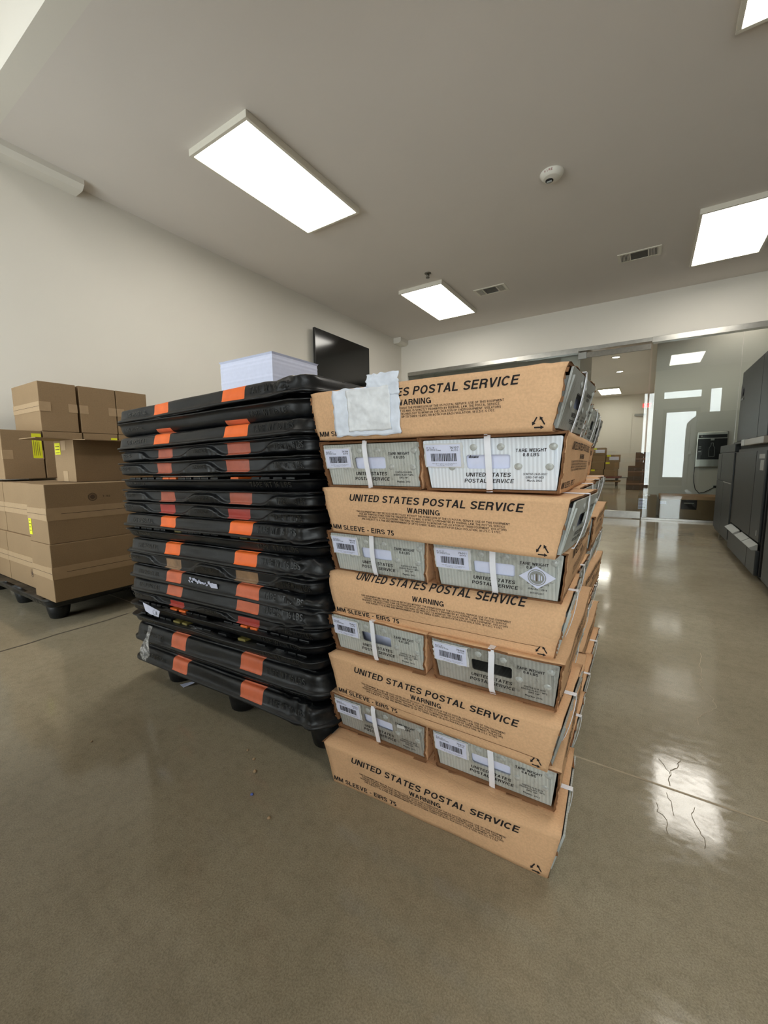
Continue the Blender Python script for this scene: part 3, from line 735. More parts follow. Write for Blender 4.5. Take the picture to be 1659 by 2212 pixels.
    def tx(txt, f0, f1, h0, size):
        def fn(x, y):
            h = h0+y/H; off = yf(h)
            if off is None:
                v = 1-h; off = -(.002-.006*v-.022*sstep(.82, 1, v)**2)
            return (f0*W-W/2+x, off-.0024, h*H)
        m.text(txt, fn, 3, size, 0, .012, (f1-f0)*W, 'L', 1)
    if kind == 'up': tx('TARE WT 16 LBS', .775, .93, .38, .018); tx('US POSTAL', .09, .23, .38, .014)
    elif kind == 'down': tx('TARE WT 16 LBS', .765, .93, .36, .015); tx('US POSTAL', .08, .2, .4, .010)
    else: tx('TARE WT. 16 LBS.', .865, .975, .30, .016); tx('SERVICE', .50, .565, .40, .012); tx('USPS', .04, .11, .40, .012)
    bmat = mats or M_pal
    mk = {'or': M_or, 'fad': M_or2, 'red': M_or3, 'worn': M_or4, 'tan': M_tan, 'none': bmat, 'low': M_or4}[mark]
    bits = M_yel if seed % 2 else M_or
    sh = m.build('shell', [bmat, mk, bits, M_dark], root)
    if feet:
        for i in range(3):
            for j in range(3):
                fmx = (.167, .545, .925)[i] if feet is True else (.10, .5, .90)[i]
                fm = MB(); hf = feet if feet is not True else z
                fm.lathe((fmx*W-W/2, (.045, .5, .955)[j]*D+(.04 if j == 0 else -.04 if j == 2 else 0), -hf), [(.036, 0), (.043, .006), (.052, hf*.6), (.058, hf+.01)], seg=20)
                fm.build('leg', bmat, root)
    return root
ZS = .75/.77
LST = [ # kind, left top, left bottom, right top, right bottom, marking
 ('up', 1.024, .979, 1.050, 1.006, 'or'), ('down', .975, .931, .989, .940, 'low'), ('up', .922, .883, .940, .901, 'or'), ('wave', .877, .833, .892, .854, 'fad'),
 ('wave', .828, .786, .845, .799, 'fad'), ('down', .775, .739, .793, .748, 'none'), ('wave', .729, .688, .748, .705, 'fad'), ('wave', .685, .645, .703, .659, 'red'),
 ('up', .639, .596, .657, .620, 'or'), ('down', .591, .549, .614, .575, 'none'), ('up', .541, .500, .570, .525, 'or'), ('wave', .495, .450, .520, .470, 'tan'),
 ('up', .445, .400, .465, .430, 'worn'), ('up', .392, .345, .420, .390, 'worn'), ('wave', .339, .304, .378, .345, 'red'), ('down', .300, .253, .340, .302, 'none'),
 ('down', .250, .206, .296, .258, 'none'), ('up', .202, .143, .240, .193, 'worn'), ('down', .139, .116, .187, .160, 'low'), ('up', .112, .062, .152, .104, 'worn')]
ORD = ['topmost', 'second', 'third', 'fourth', 'fifth', 'sixth', 'seventh', 'eighth', 'ninth', 'tenth']
DESC = {('up', 'or'): 'with bright orange bands on a plain skirt', ('down', 'low'): 'upside down with orange only low on its rim', ('wave', 'fad'): 'with faded red-brown patches above a wavy ridge', ('down', 'none'): 'upside down with a plain black rim',
        ('wave', 'red'): 'with dark red patches above a wavy ridge', ('wave', 'tan'): 'with dirty tan patches above a wavy ridge', ('up', 'worn'): 'with scuffed orange bands on a plain skirt'}
prevbot = None
for i, (kd, lt, lb, rt, rb, mk) in enumerate(LST):
    f = lambda v: CAM_H+(v-CAM_H)*ZS
    lt, lb, rt, rb = map(f, (lt, lb, rt, rb)); H = ((lt-lb)+(rt-rb))/2+.003; zc = (lb+rb)/2-.0015
    if i == 0: below = 0
    tl = math.atan2((rt+rb-lt-lb)/2, .94)
    nxt = LST[i+1] if i < len(LST)-1 else None
    gap = (zc-(f(nxt[1])+f(nxt[3]))/2) if nxt else 0
    if i < 10: pos = ORD[i]+(' of the stack' if i == 0 else ' from the top')
    elif i == 19: pos = 'bottom one on the floor'
    else: pos = ['bottom one', 'second from the floor', 'third from the floor', 'fourth from the floor', 'fifth from the floor', 'sixth from the floor', 'seventh from the floor', 'eighth from the floor', 'ninth from the floor', 'tenth from the floor'][19-i]
    W = .984 if i > 0 else .97
    LG = i in (5, 9, 15, 16)
    if LG: H -= .009
    rnd = random.Random(50+i)
    x0 = -1.682+rnd.uniform(-.006, .006)+(.010 if kd == 'up' else 0)+(.012 if i > 8 else 0)
    y0 = .752+rnd.uniform(-.006, .006)+(.008 if i < 2 else 0)
    yaw = rnd.uniform(-.006, .006)
    p = pallet(kd, zc, H, tl, mk, 'black plastic pallet '+DESC[(kd, mk)]+', '+pos, x0, y0, yaw, W=W, seed=i+1 if i != 9 else 11,
        dent=(1.3 if i in (10, 19, 12) else .9 if i in (0, 8, 13) else .3), feet=(i == 19), gap=max(0, gap-.001), mats=(M_pal2 if i in (9, 10, 12, 13, 16, 17, 19) else M_pal), ledge=(.0062 if LG else None))
    if i == 12:
        m = MB(); rnd = random.Random(4); x = .415
        while x < .54:
            wd = rnd.uniform(.004, .014); h0 = .48+rnd.uniform(-.12, .1)+(.53-x)*.8; hh = rnd.uniform(.10, .30)
            m.add([(x-.5, .010, h0*H), (x+wd-.5, .010, (h0+rnd.uniform(-.1, .1))*H), (x+wd-.5, .008, (h0+hh)*H), (x-.5+rnd.uniform(-.002, .002), .008, (h0+hh*.8)*H)], [(0, 1, 2, 3)]); x += wd*.9
        m.add([(.53-.5, .011, .35*H), (.565-.5, .010, .38*H), (.563-.5, .008, .74*H), (.525-.5, .008, .72*H)], [(0, 1, 2, 3)])
        for q in range(len(m.v)): m.v[q] = (m.v[q][0], m.v[q][1]-.0085, m.v[q][2])
        # give the sticker remains real thickness
        n0 = len(m.v); fs0 = list(m.f)
        for v in list(m.v): m.v.append((v[0], v[1]+.001, v[2]))
        for f_ in fs0:
            m.f.append(tuple(k+n0 for k in reversed(f_))); m.m.append(0); m.sm.append(False)
        tag(m.build('torn_sticker', M_paper, p.children[0]), 'remains of a torn white sticker')
# feet of the second pallet showing in the gap
# paper stack on top
def paper_block(x0, x1, y0, y1, z0, z1, label):
    m = MB(); n = 26; rnd = random.Random(9)
    base = 0; vs = []; 
    for k in range(n+1):
        z = z0+(z1-z0)*k/n; j = .0012*noise.noise(Vector((k*.45, 2, 0)))+rnd.uniform(-.0007, .0007)+(.004 if k == n else 0)
        vs += [(x0-j, y0-j, z), (x1+j, y0-j, z), (x1+j, y1+j, z), (x0-j, y1+j, z)]
    fs = []
    for k in range(n):
        for q in range(4): fs.append((k*4+q, k*4+(q+1) % 4, k*4+4+(q+1) % 4, k*4+4+q))
    fs += [(3, 2, 1, 0), (n*4, n*4+1, n*4+2, n*4+3)]
    m.add(vs, fs); return tag(m.build('paper_stack', M_paper), label, 'paper')
paper_block(-1.366, -1.088, 1.0, 1.225, 1.031, 1.199, 'thick square stack of white paper on top of the black pallets')
# hanging plastic wrap, note and litter
m = MB(); pts = [(-1.50+.0, .726, .222), (-1.505, .722, .20), (-1.52, .720, .17), (-1.535, .722, .145), (-1.55, .722, .11), (-1.565, .724, .078)]
wd = [.014, .010, .010, .024, .032, .014]; vs = []; fs = []
for i, (p, w_) in enumerate(zip(pts, wd)):
    for k in range(7):
        t = k/6*2-1; vs.append((p[0]+t*w_, p[1]+.007*noise.noise(Vector((i*1.3, k*1.7, 5)))-.003, p[2]+.003*noise.noise(Vector((k, i, 2)))))
for i in range(5):
    for k in range(6): fs.append((i*7+k, i*7+k+1, i*7+8+k, i*7+7+k))
m.add(vs, fs, 0, True); m.v = [(a+.045, b-.004, c+.035) for a, b, c in m.v]
o = m.build('plastic_wrap_strip', M_film)
md = o.modifiers.new('th', 'SOLIDIFY'); md.thickness = .0012
tag(o, 'loose strip of clear plastic wrap hanging down the pallet stack', 'plastic wrap')
m = MB(); m.add([(-1.50, .722, .335), (-1.39, .722, .322), (-1.405, .724, .298), (-1.455, .722, .300), (-1.485, .722, .306)], [(0, 4, 3, 2, 1)]); 
m.add([(-1.50, .7205, .335), (-1.39, .7205, .322), (-1.405, .7225, .298), (-1.455, .7205, .300), (-1.485, .7205, .306)], [(0, 1, 2, 3, 4)])
m.lathe((-1.425, .7202, .312), [(.009, 0), (.0095, 0), (.0095, -.0004), (.009, -.0004)], axis='y', seg=14, mi=1, capa=False, capb=False); m.box(-1.412, -1.410, .7198, .7204, .306, .318, 1)
tag(m.build('paper_note', [M_paper, M_ink]), 'torn white paper note with pen marks stuck between the pallets', 'note')
m = MB(); m.add([(-1.44, .80, .001), (-1.41, .795, .001), (-1.385, .83, .012), (-1.395, .85, .006), (-1.425, .83, .001)], [(0, 1, 2, 3, 4)]); o = m.build('paper_scrap', M_paper)
md = o.modifiers.new('th', 'SOLIDIFY'); md.thickness = .0006; tag(o, 'small white paper scrap on the floor under the pallets', 'paper')
for (x, y, s, c, lb) in ((-.885, .685, .005, 0, 'tan crumb on the floor just in front of the bottom pallet corner'), (-.845, .655, .006, 0, 'largest tan crumb on the floor in front of the black pallets'), (-.79, .60, .0045, 1, 'tiny blue bit on the floor between the two stacks'), (-.70, .575, .005, 0, 'tan crumb on the floor nearest the bottom mail tray'), (-.93, .70, .004, 0, 'small pale crumb on the floor beneath the edge of the bottom pallet'), (-1.36, .475, .004, 0, 'lone pale crumb on the open floor left of the other bits')):
    m = MB(); m.lathe((0, 0, 0), [(s*.5, 0), (s, s*.5), (s*.4, s*1.1)], seg=7)
    o = m.build('crumb', M_tape if c == 0 else plain('blue_crumb', (90, 110, 190), .6)); o.location = (x, y, 0); tag(o, lb, 'debris', 'debris on the floor')

# ------------------------------------------------------------------ cartons on their pallet
pallet('down', .082, .05, 0, 'none', 'black plastic pallet under the brown cartons at the left', x0=-3.78, y0=.765, W=1.22, D=1.02, seed=40, feet=.082, mats=M_pal2, name='plastic_pallet', group='pallet under the cartons')
def carton(x0, x1, y0, y1, z0, z1, label, tape='', stick=(), skew=0, mat=None, mark=None):
    r = empty('cardboard_carton', ((x0+x1)/2, y0, z0), skew, label, 'box', 'brown cartons stacked on the left pallet')
    hx = (x1-x0)/2; D = y1-y0; H = z1-z0
    m = MB(); bm = bmesh.new(); bmesh.ops.create_grid(bm, x_segments=1, y_segments=1, size=1); bm.free()
    m.box(-hx, hx, 0, D, 0, H, 0, .0035); cb = m.build('carton_body', mat or M_carton, r)
    zt = H*.5
    if 'x' in tape:  # strip along the right (+X) face
        m = MB(); m.box(hx-.06, hx+.0012, -.0012, D+.001, zt-.032, zt+.032); m.build('tape', M_tape, cb)
        m = MB(); m.box(hx+.0012, hx+.0016, 0, D, zt-.0012, zt+.0012); m.build('flap_seam', M_inkfade, cb)
    if 'y' in tape:  # strip along the front (-Y) face
        m = MB(); m.box(-hx-.001, hx+.0022, -.0020, .06, zt-.030, zt+.030); m.build('tape', M_tape, cb)
        m = MB(); m.box(-hx, hx, -.0024, -.0020, zt-.0010, zt+.0010); m.build('flap_seam', M_inkfade, cb)
    if 'e' in tape:  # tape ends on the right face only
        for y0_, y1_ in ((-.0012, .05), (D-.05, D+.001)):
            m = MB(); m.box(hx-.01, hx+.0012, y0_, y1_, zt-.028, zt+.028); m.build('tape', M_tape, cb)
    for (face, a0, a1, b0, b1) in stick:
        m = MB()
        if face == 'x':
            m.box(hx-.005, hx+.0018, a0, a1, b0, b1)
            for k in range(4): m.box(hx+.0018, hx+.0022, a0+.006+.009*k, a0+.008+.009*k, b0+(b1-b0)*.1, b0+(b1-b0)*(.8-.13*(k % 2)), 1)
        else:
            m.box(a0, a1, -.0018, .005, b0, b1)
            for k in range(4): m.box(a0+.006, a1-.008-.004*(k % 2), -.0022, -.0018, b0+(b1-b0)*(.2+.18*k), b0+(b1-b0)*(.23+.18*k), 1)
        m.build('yellow_sticker', [M_yellow, M_inkfade], cb)
    if mark == 'seal':
        m = MB()
        for r0, r1 in ((.019, .0215), (.0, .012)):
            n = 28; vs = [(hx+.0006, .207+rr*cos(2*pi*k/n), H-.075+rr*sin(2*pi*k/n)) for rr in (r0, r1) for k in range(n)]
            m.add(vs, [(k, (k+1) % n, n+(k+1) % n, n+k) for k in range(n)])
        for k in range(26):
            a = 2*pi*k/26; c = (.207+.0158*cos(a), H-.075+.0158*sin(a)); m.box(hx+.0003, hx+.0007, c[0]-.0012, c[0]+.0012, c[1]-.0012, c[1]+.0012)
        m.text('T-182', lambda x, y: (hx+.0008, .256+x, H-.080+y), 0, .010, 0, .02, .036); m.build('printed_seal', [M_inkfade, M_carton], cb)
    if mark == 'seal2':
        m = MB()
        for r0, r1 in ((.019, .022), (.0, .012)):
            n = 28; vs = [(.10+rr*cos(2*pi*k/n), -.0006, .085+rr*sin(2*pi*k/n)) for rr in (r0, r1) for k in range(n)]
            m.add(vs, [(k, n+k, n+(k+1) % n, (k+1) % n) for k in range(n)])
        m.build('printed_seal', [M_inkfade, M_carton], cb)
    return r
zb = .133
carton(-2.750, -2.492, .780, 1.30, zb, zb+.298, 'brown carton at the front right corner of the bottom row on the left pallet', 'xy')
carton(-2.748, -2.496, .783, 1.30, zb+.299, zb+.600, 'brown carton with a round printed seal, second row at the front right corner', 'xy', (('y', -.122, -.085, .035, .135),), mark='seal')
carton(-3.285, -2.756, .822, 1.10, zb, zb+.298, 'wide brown carton in the bottom row, just left of the corner carton', 'y', mark='seal2')
carton(-3.288, -2.756, .832, 1.10, zb+.299, zb+.598, 'wide brown carton in the second row, just left of the seal carton', 'y')
carton(-3.82, -3.291, .822, 1.10, zb, zb+.298, 'brown carton in the bottom row at the left edge of the photo', 'y')
carton(-3.82, -3.294, .832, 1.10, zb+.299, zb+.598, 'brown carton in the second row at the left edge of the photo', 'y')
for (a, b) in ((zb, zb+.298), (zb+.299, zb+.598)):
    pass
carton(-3.80, -3.20, 1.11, 1.75, zb, zb+.298, 'brown carton at the rear of the bottom row against the wall', '')
carton(-3.80, -3.20, 1.11, 1.75, zb+.299, zb+.612, 'brown carton at the rear of the second row against the wall', '')
z3 = .746
for k, (y0, y1, lb, st) in enumerate(((.852, 1.055, 'front one of the third row with two yellow stickers', (('x', .15, .198, .13, .285),)), (1.062, 1.283, 'second of the third row, half hidden by the open carton', ()), (1.290, 1.508, 'third of the third row with a yellow sticker at its corner', (('x', .172, .212, .19, .275),)), (1.515, 1.735, 'rearmost of the third row, behind the black pallets', ()))):
    carton(-3.765, -3.30, y0, y1, z3, z3+.302, 'brown carton, '+lb, 'e' if k == 0 else '', st)
for k, (y0, y1, lb) in enumerate(((1.060, 1.268, 'leftmost of the three on top of the carton pile'), (1.284, 1.512, 'middle one of the three on top of the carton pile'), (1.518, 1.735, 'rightmost of the three on top of the carton pile'))):
    carton(-3.762, -3.30, y0, y1, z3+.304, z3+.304+.315, 'brown carton, '+lb, 'ey' if k == 0 else 'e')
# open carton with its flaps folded out
r = empty('open_carton', (-2.80, .99, .735), 0, 'open brown carton with flaps folded out on top of the front cartons', 'box')
hx, D, H, t = .130, .46, .232, .004
m = MB(); m.box(-hx, hx, 0, D, 0, t); m.box(-hx, -hx+t, 0, D, t, H); m.box(hx-t, hx, 0, D, t, H); m.box(-hx+t, hx-t, 0, t, t, H); m.box(-hx+t, hx-t, D-t, D, t, H)
m.build('carton_body', M_carton, r)
def flap(pts, nm='flap'):
    m = MB(); n = len(pts); m.add([(x, y, z) for x, y, z in pts]+[(x, y, z+t) for x, y, z in pts], [tuple(reversed(range(n))), tuple(range(n, 2*n))]+[(i, (i+1) % n, (i+1) % n+n, i+n) for i in range(n)]); m.build(nm, M_carton, r)
flap([(-hx, 0, H), (hx, 0, H), (hx-.01, -.16, H+.004), (-hx+.01, -.16, H+.004)])
flap([(hx, 0, H), (hx, D, H), (hx+.125, D-.01, H-.006), (hx+.125, .01, H-.006)])
flap([(-hx, D, H), (-hx, 0, H), (-hx-.125, .01, H+.012), (-hx-.125, D-.01, H+.012)])
for a, b in ((H-.055, H), (0, .06)):
    m = MB(); m.box(-.033, .028, -.0012, 0, a, b); m.build('tape', M_tape, r)
m = MB(); m.box(-.118, -.045, -.0016, 0, H-.078, H-.012); 
for k in range(3): m.box(-.11, -.055, -.002, -.0016, H-.07+k*.018, H-.066+k*.018, 1)
m.build('yellow_sticker', [M_yellow, M_inkfade], r)

# ------------------------------------------------------------------ mail trays in printed sleeves
LT, LB, WT, WB, HS, TH = .567, .522, .284, .262, .1085, .004
WARN = ['THIS EQUIPMENT MAY NOT BE SOLD OR RECYCLED WITHOUT THE PERMISSION OF THE US POSTAL SERVICE. USE OF THIS EQUIPMENT',
        'FOR ANY PURPOSE OTHER THAN THE TRANSPORT OF US MAIL IS STRICTLY PROHIBITED BY FEDERAL LAW. THE POSTAL SERVICE',
        'RESERVES THE RIGHT TO USE ELECTRONIC TRACKING TECHNOLOGY TO MONITOR THE LOCATION OF THEIR EQUIPMENT. VIOLATORS',
        'ARE SUBJECT TO A FINE AND IMPRISONMENT OF UP TO THREE YEARS, OR BOTH FOR EACH VIOLATION. 18 U.S.C. § 1707.']
def sleeve_mesh(seed, curl=0, ragged=1.0, bulge=.004, text='full', slit=False, dents=()):
    m = MB()
    NL, NV, NT = 44, 12, 8
    prof = []
    def add(y, z, ny, nz): prof.append((y, z, ny, nz))
    for k in range(NV+1): t = k/NV; add(-(WB/2+(WT-WB)/2*t), HS*t, -1, 0)      # front, bottom to top
    for k in range(1, NT): t = k/NT; add(-WT/2+WT*t, HS, 0, 1)
    for k in range(NV+1): t = 1-k/NV; add((WB/2+(WT-WB)/2*t), HS*t, 1, 0)
    for k in range(1, NT): t = k/NT; add(WB/2-WB*t, 0, 0, -1)
    nP = len(prof)
    def warp(p, u, ny, nz):
        """common deformation of board and print; p local point, u 0..1 along the length"""
        x, y, z = p; v = z/HS
        d = noise.noise_vector(Vector((x*6+seed*9.1, y*7, z*12)))
        d2 = noise.noise_vector(Vector((x*22+seed*3.3, y*20, z*30)))
        y += d.y*.0035*1.2+d2.y*.0009; z += (d.z*.0015+(abs(d2.z)*-.0010 if nz > 0 else 0))*(1 if v > .2 else .1)
        if ny < 0 or (nz != 0 and y < 0):
            y -= bulge*sin(pi*max(0, min(1, v)))*sin(pi*max(0, min(1, u)))
        if curl and y < 0 and v > .62:
            k = (v-.62)/.38; y += curl*k*k; 
        # ends: crushed board
        e = 1-min(1, min(u, 1-u)/.05)
        if e > 0 and ragged > 0:
            r = noise.noise(Vector((y*40+seed, z*55, (3 if u > .5 else 7))))
            x += (1 if u > .5 else -1)*e*e*.0026*ragged*r
            y += e*.0022*ragged*noise.noise(Vector((z*60, seed, 2+u)))
            z += e*.0015*ragged*noise.noise(Vector((y*45, seed*2, 4+u)))*(1 if v > .1 else 0)
        for (du, dv, rad, dep) in dents:
            q = sqrt(((u-du)*LT)**2+((v-dv)*HS)**2); kk = max(0, 1-q/rad)
            if kk > 0 and y < .02: y += dep*kk*kk; z += dep*.4*kk*noise.noise(Vector((x*60, z*60, seed)))
        return (x, y, z)
    def ring(inner, i):
        u = i/NL; out = []
        for (y, z, ny, nz) in prof:
            zz = max(0, min(HS, z)); hl = LB/2+(LT-LB)/2*zz/HS; x = (2*u-1)*hl
            yy, z2 = y, z
            if inner:
                yy = y-math.copysign(TH, y) if abs(ny) > 0 else max(-WB/2+TH, min(WB/2-TH, y)); z2 = min(HS-TH, max(TH, z))
            p = warp((x, y, z), u, ny, nz); out.append((p[0], p[1]+(yy-y), p[2]+(z2-z)))
        return out
    vs = []
    for i in range(NL+1): vs += ring(False, i)
    for i in range(NL+1): vs += ring(True, i)
    off = (NL+1)*nP; base = len(m.v); m.v += vs
    def F(a, mi, sm): m.f.append(tuple(a)); m.m.append(mi); m.sm.append(sm)
    for i in range(NL):
        for k in range(nP):
            a = i*nP+k; b = i*nP+(k+1) % nP
            F((a, b, b+nP, a+nP), 0, True); F((a+off, a+nP+off, b+nP+off, b+off), 1, True)
    for k in range(nP):
        a = k; b = (k+1) % nP; F((a, a+off, b+off, b), 1, False)
        a += NL*nP; b += NL*nP; F((a, b, b+off, a+off), 1, False)
    # corrugated fluff: a loose outer ply along both ends
    rnd = random.Random(seed)
    for e in (0, NL):
        for k in range(0, nP):
            if rnd.random() < .45*ragged:
                A = Vector(vs[e*nP+k]); B = Vector(vs[e*nP+(k+1) % nP]); s = 1 if e else -1
                ex = rnd.uniform(.001, .006)*s; oy = Vector((0, prof[k][2], prof[k][3]))*rnd.uniform(-.003, .002)
                q = [A, B, B+Vector((ex*rnd.random(), 0, 0))+oy, A+Vector((ex, 0, 0))+oy]
                m.add([v[:] for v in q]+[(v-Vector((0, prof[k][2], prof[k][3]))*.0012)[:] for v in q], [(0, 1, 2, 3), (7, 6, 5, 4), (0, 4, 5, 1), (1, 5, 6, 2), (2, 6, 7, 3), (3, 7, 4, 0)], 1)
    # print
    if text:
        def T(txt, u0, u1, v0, size, mi=2, shear=0, bold=.02, align='L', res=2, up=0):
            def fn(x, y):
                z = HS*(1-v0)+y; zc = max(0, min(HS, z)); hl = LB/2+(LT-LB)/2*zc/HS
                xx = (2*u0-1)*LT*.485+x; u = (xx/hl+1)/2
                yb = -(WB/2+(WT-WB)/2*zc/HS)
                p = warp((xx, yb, z), u, -1, 0); return (p[0], p[1]-.0009, p[2])
            m.text(txt, fn, mi, size, shear, bold, (u1-u0)*LT*.97 if u1 else None, align, res)
        sh = -.018 if curl else 0
        T('UNITED STATES POSTAL SERVICE', .135, .872, .262+(-.17 if curl else 0), .0160, shear=.2, bold=.025)
        T('WARNING', .43, .57, .432+(-.10 if curl else 0), .0112, bold=.015)
        for k, ln in enumerate(WARN):
            T(ln, (.175, .19, .18, .20)[k], (.83, .815, .82, .80)[k], .50+.052*k+(-.08 if curl else 0), .0042, bold=.01, res=1)
        T('MM SLEEVE - EIRS 75', .03, .36, .93, .0115, bold=.015)
        # recycling mark
        cx, cy, R = .950, .875, .0145
        for k in range(3):
            a0 = pi/2+k*2*pi/3; a1 = a0+2*pi/3
            P0 = Vector((cos(a0), sin(a0)))*R; P1 = Vector((cos(a1), sin(a1)))*R
            def qd(t, w_): 
                b = P0.lerp(P1, t); n = Vector((-(P1-P0).y, (P1-P0).x)).normalized(); return b+n*w_
            for (t0, t1, w0, w1) in ((.20, .62, .0012, .0012), (.62, .84, .0034, .0001)):
                q = [qd(t0, -w0), qd(t1, -w1), qd(t1, w1), qd(t0, w0)]
                vv = []
                for p in q:
                    z = HS*(1-cy)+p.y; hl = LB/2+(LT-LB)/2*z/HS; xx = (2*cx-1)*LT*.47+p.x; pp = warp((xx, -(WB/2+(WT-WB)/2*z/HS), z), (xx/hl+1)/2, -1, 0); vv.append((pp[0], pp[1]-.001, pp[2]))
                m.add(vv, [(0, 1, 2, 3)], 2)
        if slit:
            prev = None
            for i in range(41):
                u = .06+.9*i/40; v0 = .80-.02*u; z = HS*(1-v0)
                a = []
                for zz in (z, z-.0011):
                    hl = LB/2+(LT-LB)/2*zz/HS; xx = (2*u-1)*hl; p = warp((xx, -(WB/2+(WT-WB)/2*zz/HS), zz), u, -1, 0); a.append((p[0], p[1]-.0009, p[2]))
                if prev: m.add([prev[0], a[0], a[1], prev[1]], [(0, 3, 2, 1)], 1)
                prev = a
    return m
def rounded(x0, x1, y0, y1, r, k=4):
    P = []
    for cx, cy, a0 in ((x1-r, y0+r, -pi/2), (x1-r, y1-r, 0), (x0+r, y1-r, pi/2), (x0+r, y0+r, pi)):
        for i in range(k+1): a = a0+pi/2*i/k; P.append((cx+r*cos(a), cy+r*sin(a)))
    return P
def tray_mesh(seed, code, L0=LT, print_=True, hole=True, nar=0):
    """corrugated plastic tray: local x along the length, ends slanted; mats: 0 plastic, 1 print, 2 rivet"""
    m = MB(); hz = HS-.006; z0 = .0052
    wb, wt = WB/2-.008-nar, WT/2-.008-nar
    rnd = random.Random(seed)
    for s in (-1, 1):
        hb, ht = (L0-(LT-LB))/2-.006, L0/2-.006
        def W_(v): return wb+(wt-wb)*v
        # viewer at +x end sees +y to the right; at the -x end sees -y to the right
        def fn(u, v, d, s=s):
            h = hb+(ht-hb)*v
            return (s*(h-d), s*u*W_(v), z0+(hz-z0)*v)
        outer = [(x, y) for x, y in rounded(-1, 1, 0, 1, .035)]
        hl = [(x, y) for x, y in rounded(-.335, .325, .41, .685, .045)] if hole else None
        m.plate(outer, [list(reversed(hl))] if hole else [], fn, .0035)
        for (ru, rv) in ((-.208, .845), (.19, .84), (.89, .82), (.44, .46), (.87, .45), (-.58, .45)):
            c = Vector(fn(ru, rv, 0)); n = 14; vs = [(c+Vector((s*.0024, 0, 0)))[:]]
            for rr, hh in ((.0035, .0022), (.0065, .0008), (.0075, .0002)):
                for k in range(n): a = 2*pi*k/n; vs.append((c.x+s*hh, c.y+rr*cos(a), c.z+rr*sin(a)))
            fs = [(0, 1+k, 1+(k+1) % n) for k in range(n)]
            for j in range(2):
                for k in range(n): fs.append((1+j*n+k, 1+(j+1)*n+k, 1+(j+1)*n+(k+1) % n, 1+j*n+(k+1) % n))
            m.add(vs, fs, 2, True)
        if print_:
            Wm = WT/2-.008
            def T(txt, u0, u1, v, size, shear=0, bold=.03, align='L', res=2):
                def g(x, y, s=s):
                    uu = u0+x/Wm; vv = v+y/(hz-z0); p = fn(uu, vv, 0); return (p[0]+s*.0007, p[1], p[2])
                m.text(txt, g, 1, size, shear, bold, (u1-u0)*Wm if u1 is not None else None, align, res)
            T('TARE WEIGHT', .40, .81, .722, .0062, 0, .03); T('0.8 LBS', .50, .72, .640, .0060, 0, .03)
            T('UNITED STATES', -.365, .33, .25, .0078, .15, .035); T('POSTAL SERVICE', -.40, .375, .125, .0078, .15, .035)
            for k, ln in enumerate(code):
                hw = min(.22, .0105*len(ln)); T(ln, .68-hw, .68+hw, .285-.062*k-(.03 if len(code) == 4 and k == 3 else 0)+(.02 if len(code) == 4 else 0), .0040, 0, .02, res=1)
        if s == 1:
            for sy in (-1, 1):
                m.add([(-ht, sy*(wt-.012), hz-.012), (ht, sy*(wt-.012), hz-.012), (hb, sy*wb, z0), (-hb, sy*wb, z0)], [(0, 1, 2, 3)]); m.add([(-ht, sy*(wt-.015), hz-.012), (ht, sy*(wt-.015), hz-.012), (hb, sy*(wb-.003), z0), (-hb, sy*(wb-.003), z0)], [(3, 2, 1, 0)])
            m.box(-hb, hb, -wb, wb, z0, z0+.003)
    return m, (hb, ht, hz, z0)
def strap_mesh(L0, bulge=.004, yo=0, loose=0, seed=0):
    m = MB(); rnd = random.Random(seed); hb, ht = (L0-(LT-LB))/2, L0/2; P = []
    P.append((-ht, yo, HS+.0008)); P.append((ht, yo, HS+.0008))
    for k in range(1, 9):
        t = k/9; x = ht+(hb-ht)*t+(bulge+loose)*sin(pi*t)+.001; P.append((x, yo+.004*sin(t*3+seed), HS*(1-t)+.001))
    P.append((hb, yo, -.0002)); P.append((-hb, yo, -.0002))
    for k in range(1, 9):
        t = 1-k/9; x = -(ht+(hb-ht)*t+bulge*sin(pi*t)+.001); P.append((x, yo+.002*sin(t*3+seed), HS*(1-t)+.001))
    P.append((-ht, yo, HS+.0008))
    m.ribbon(P, (0, .0062, 0), .0012); return m
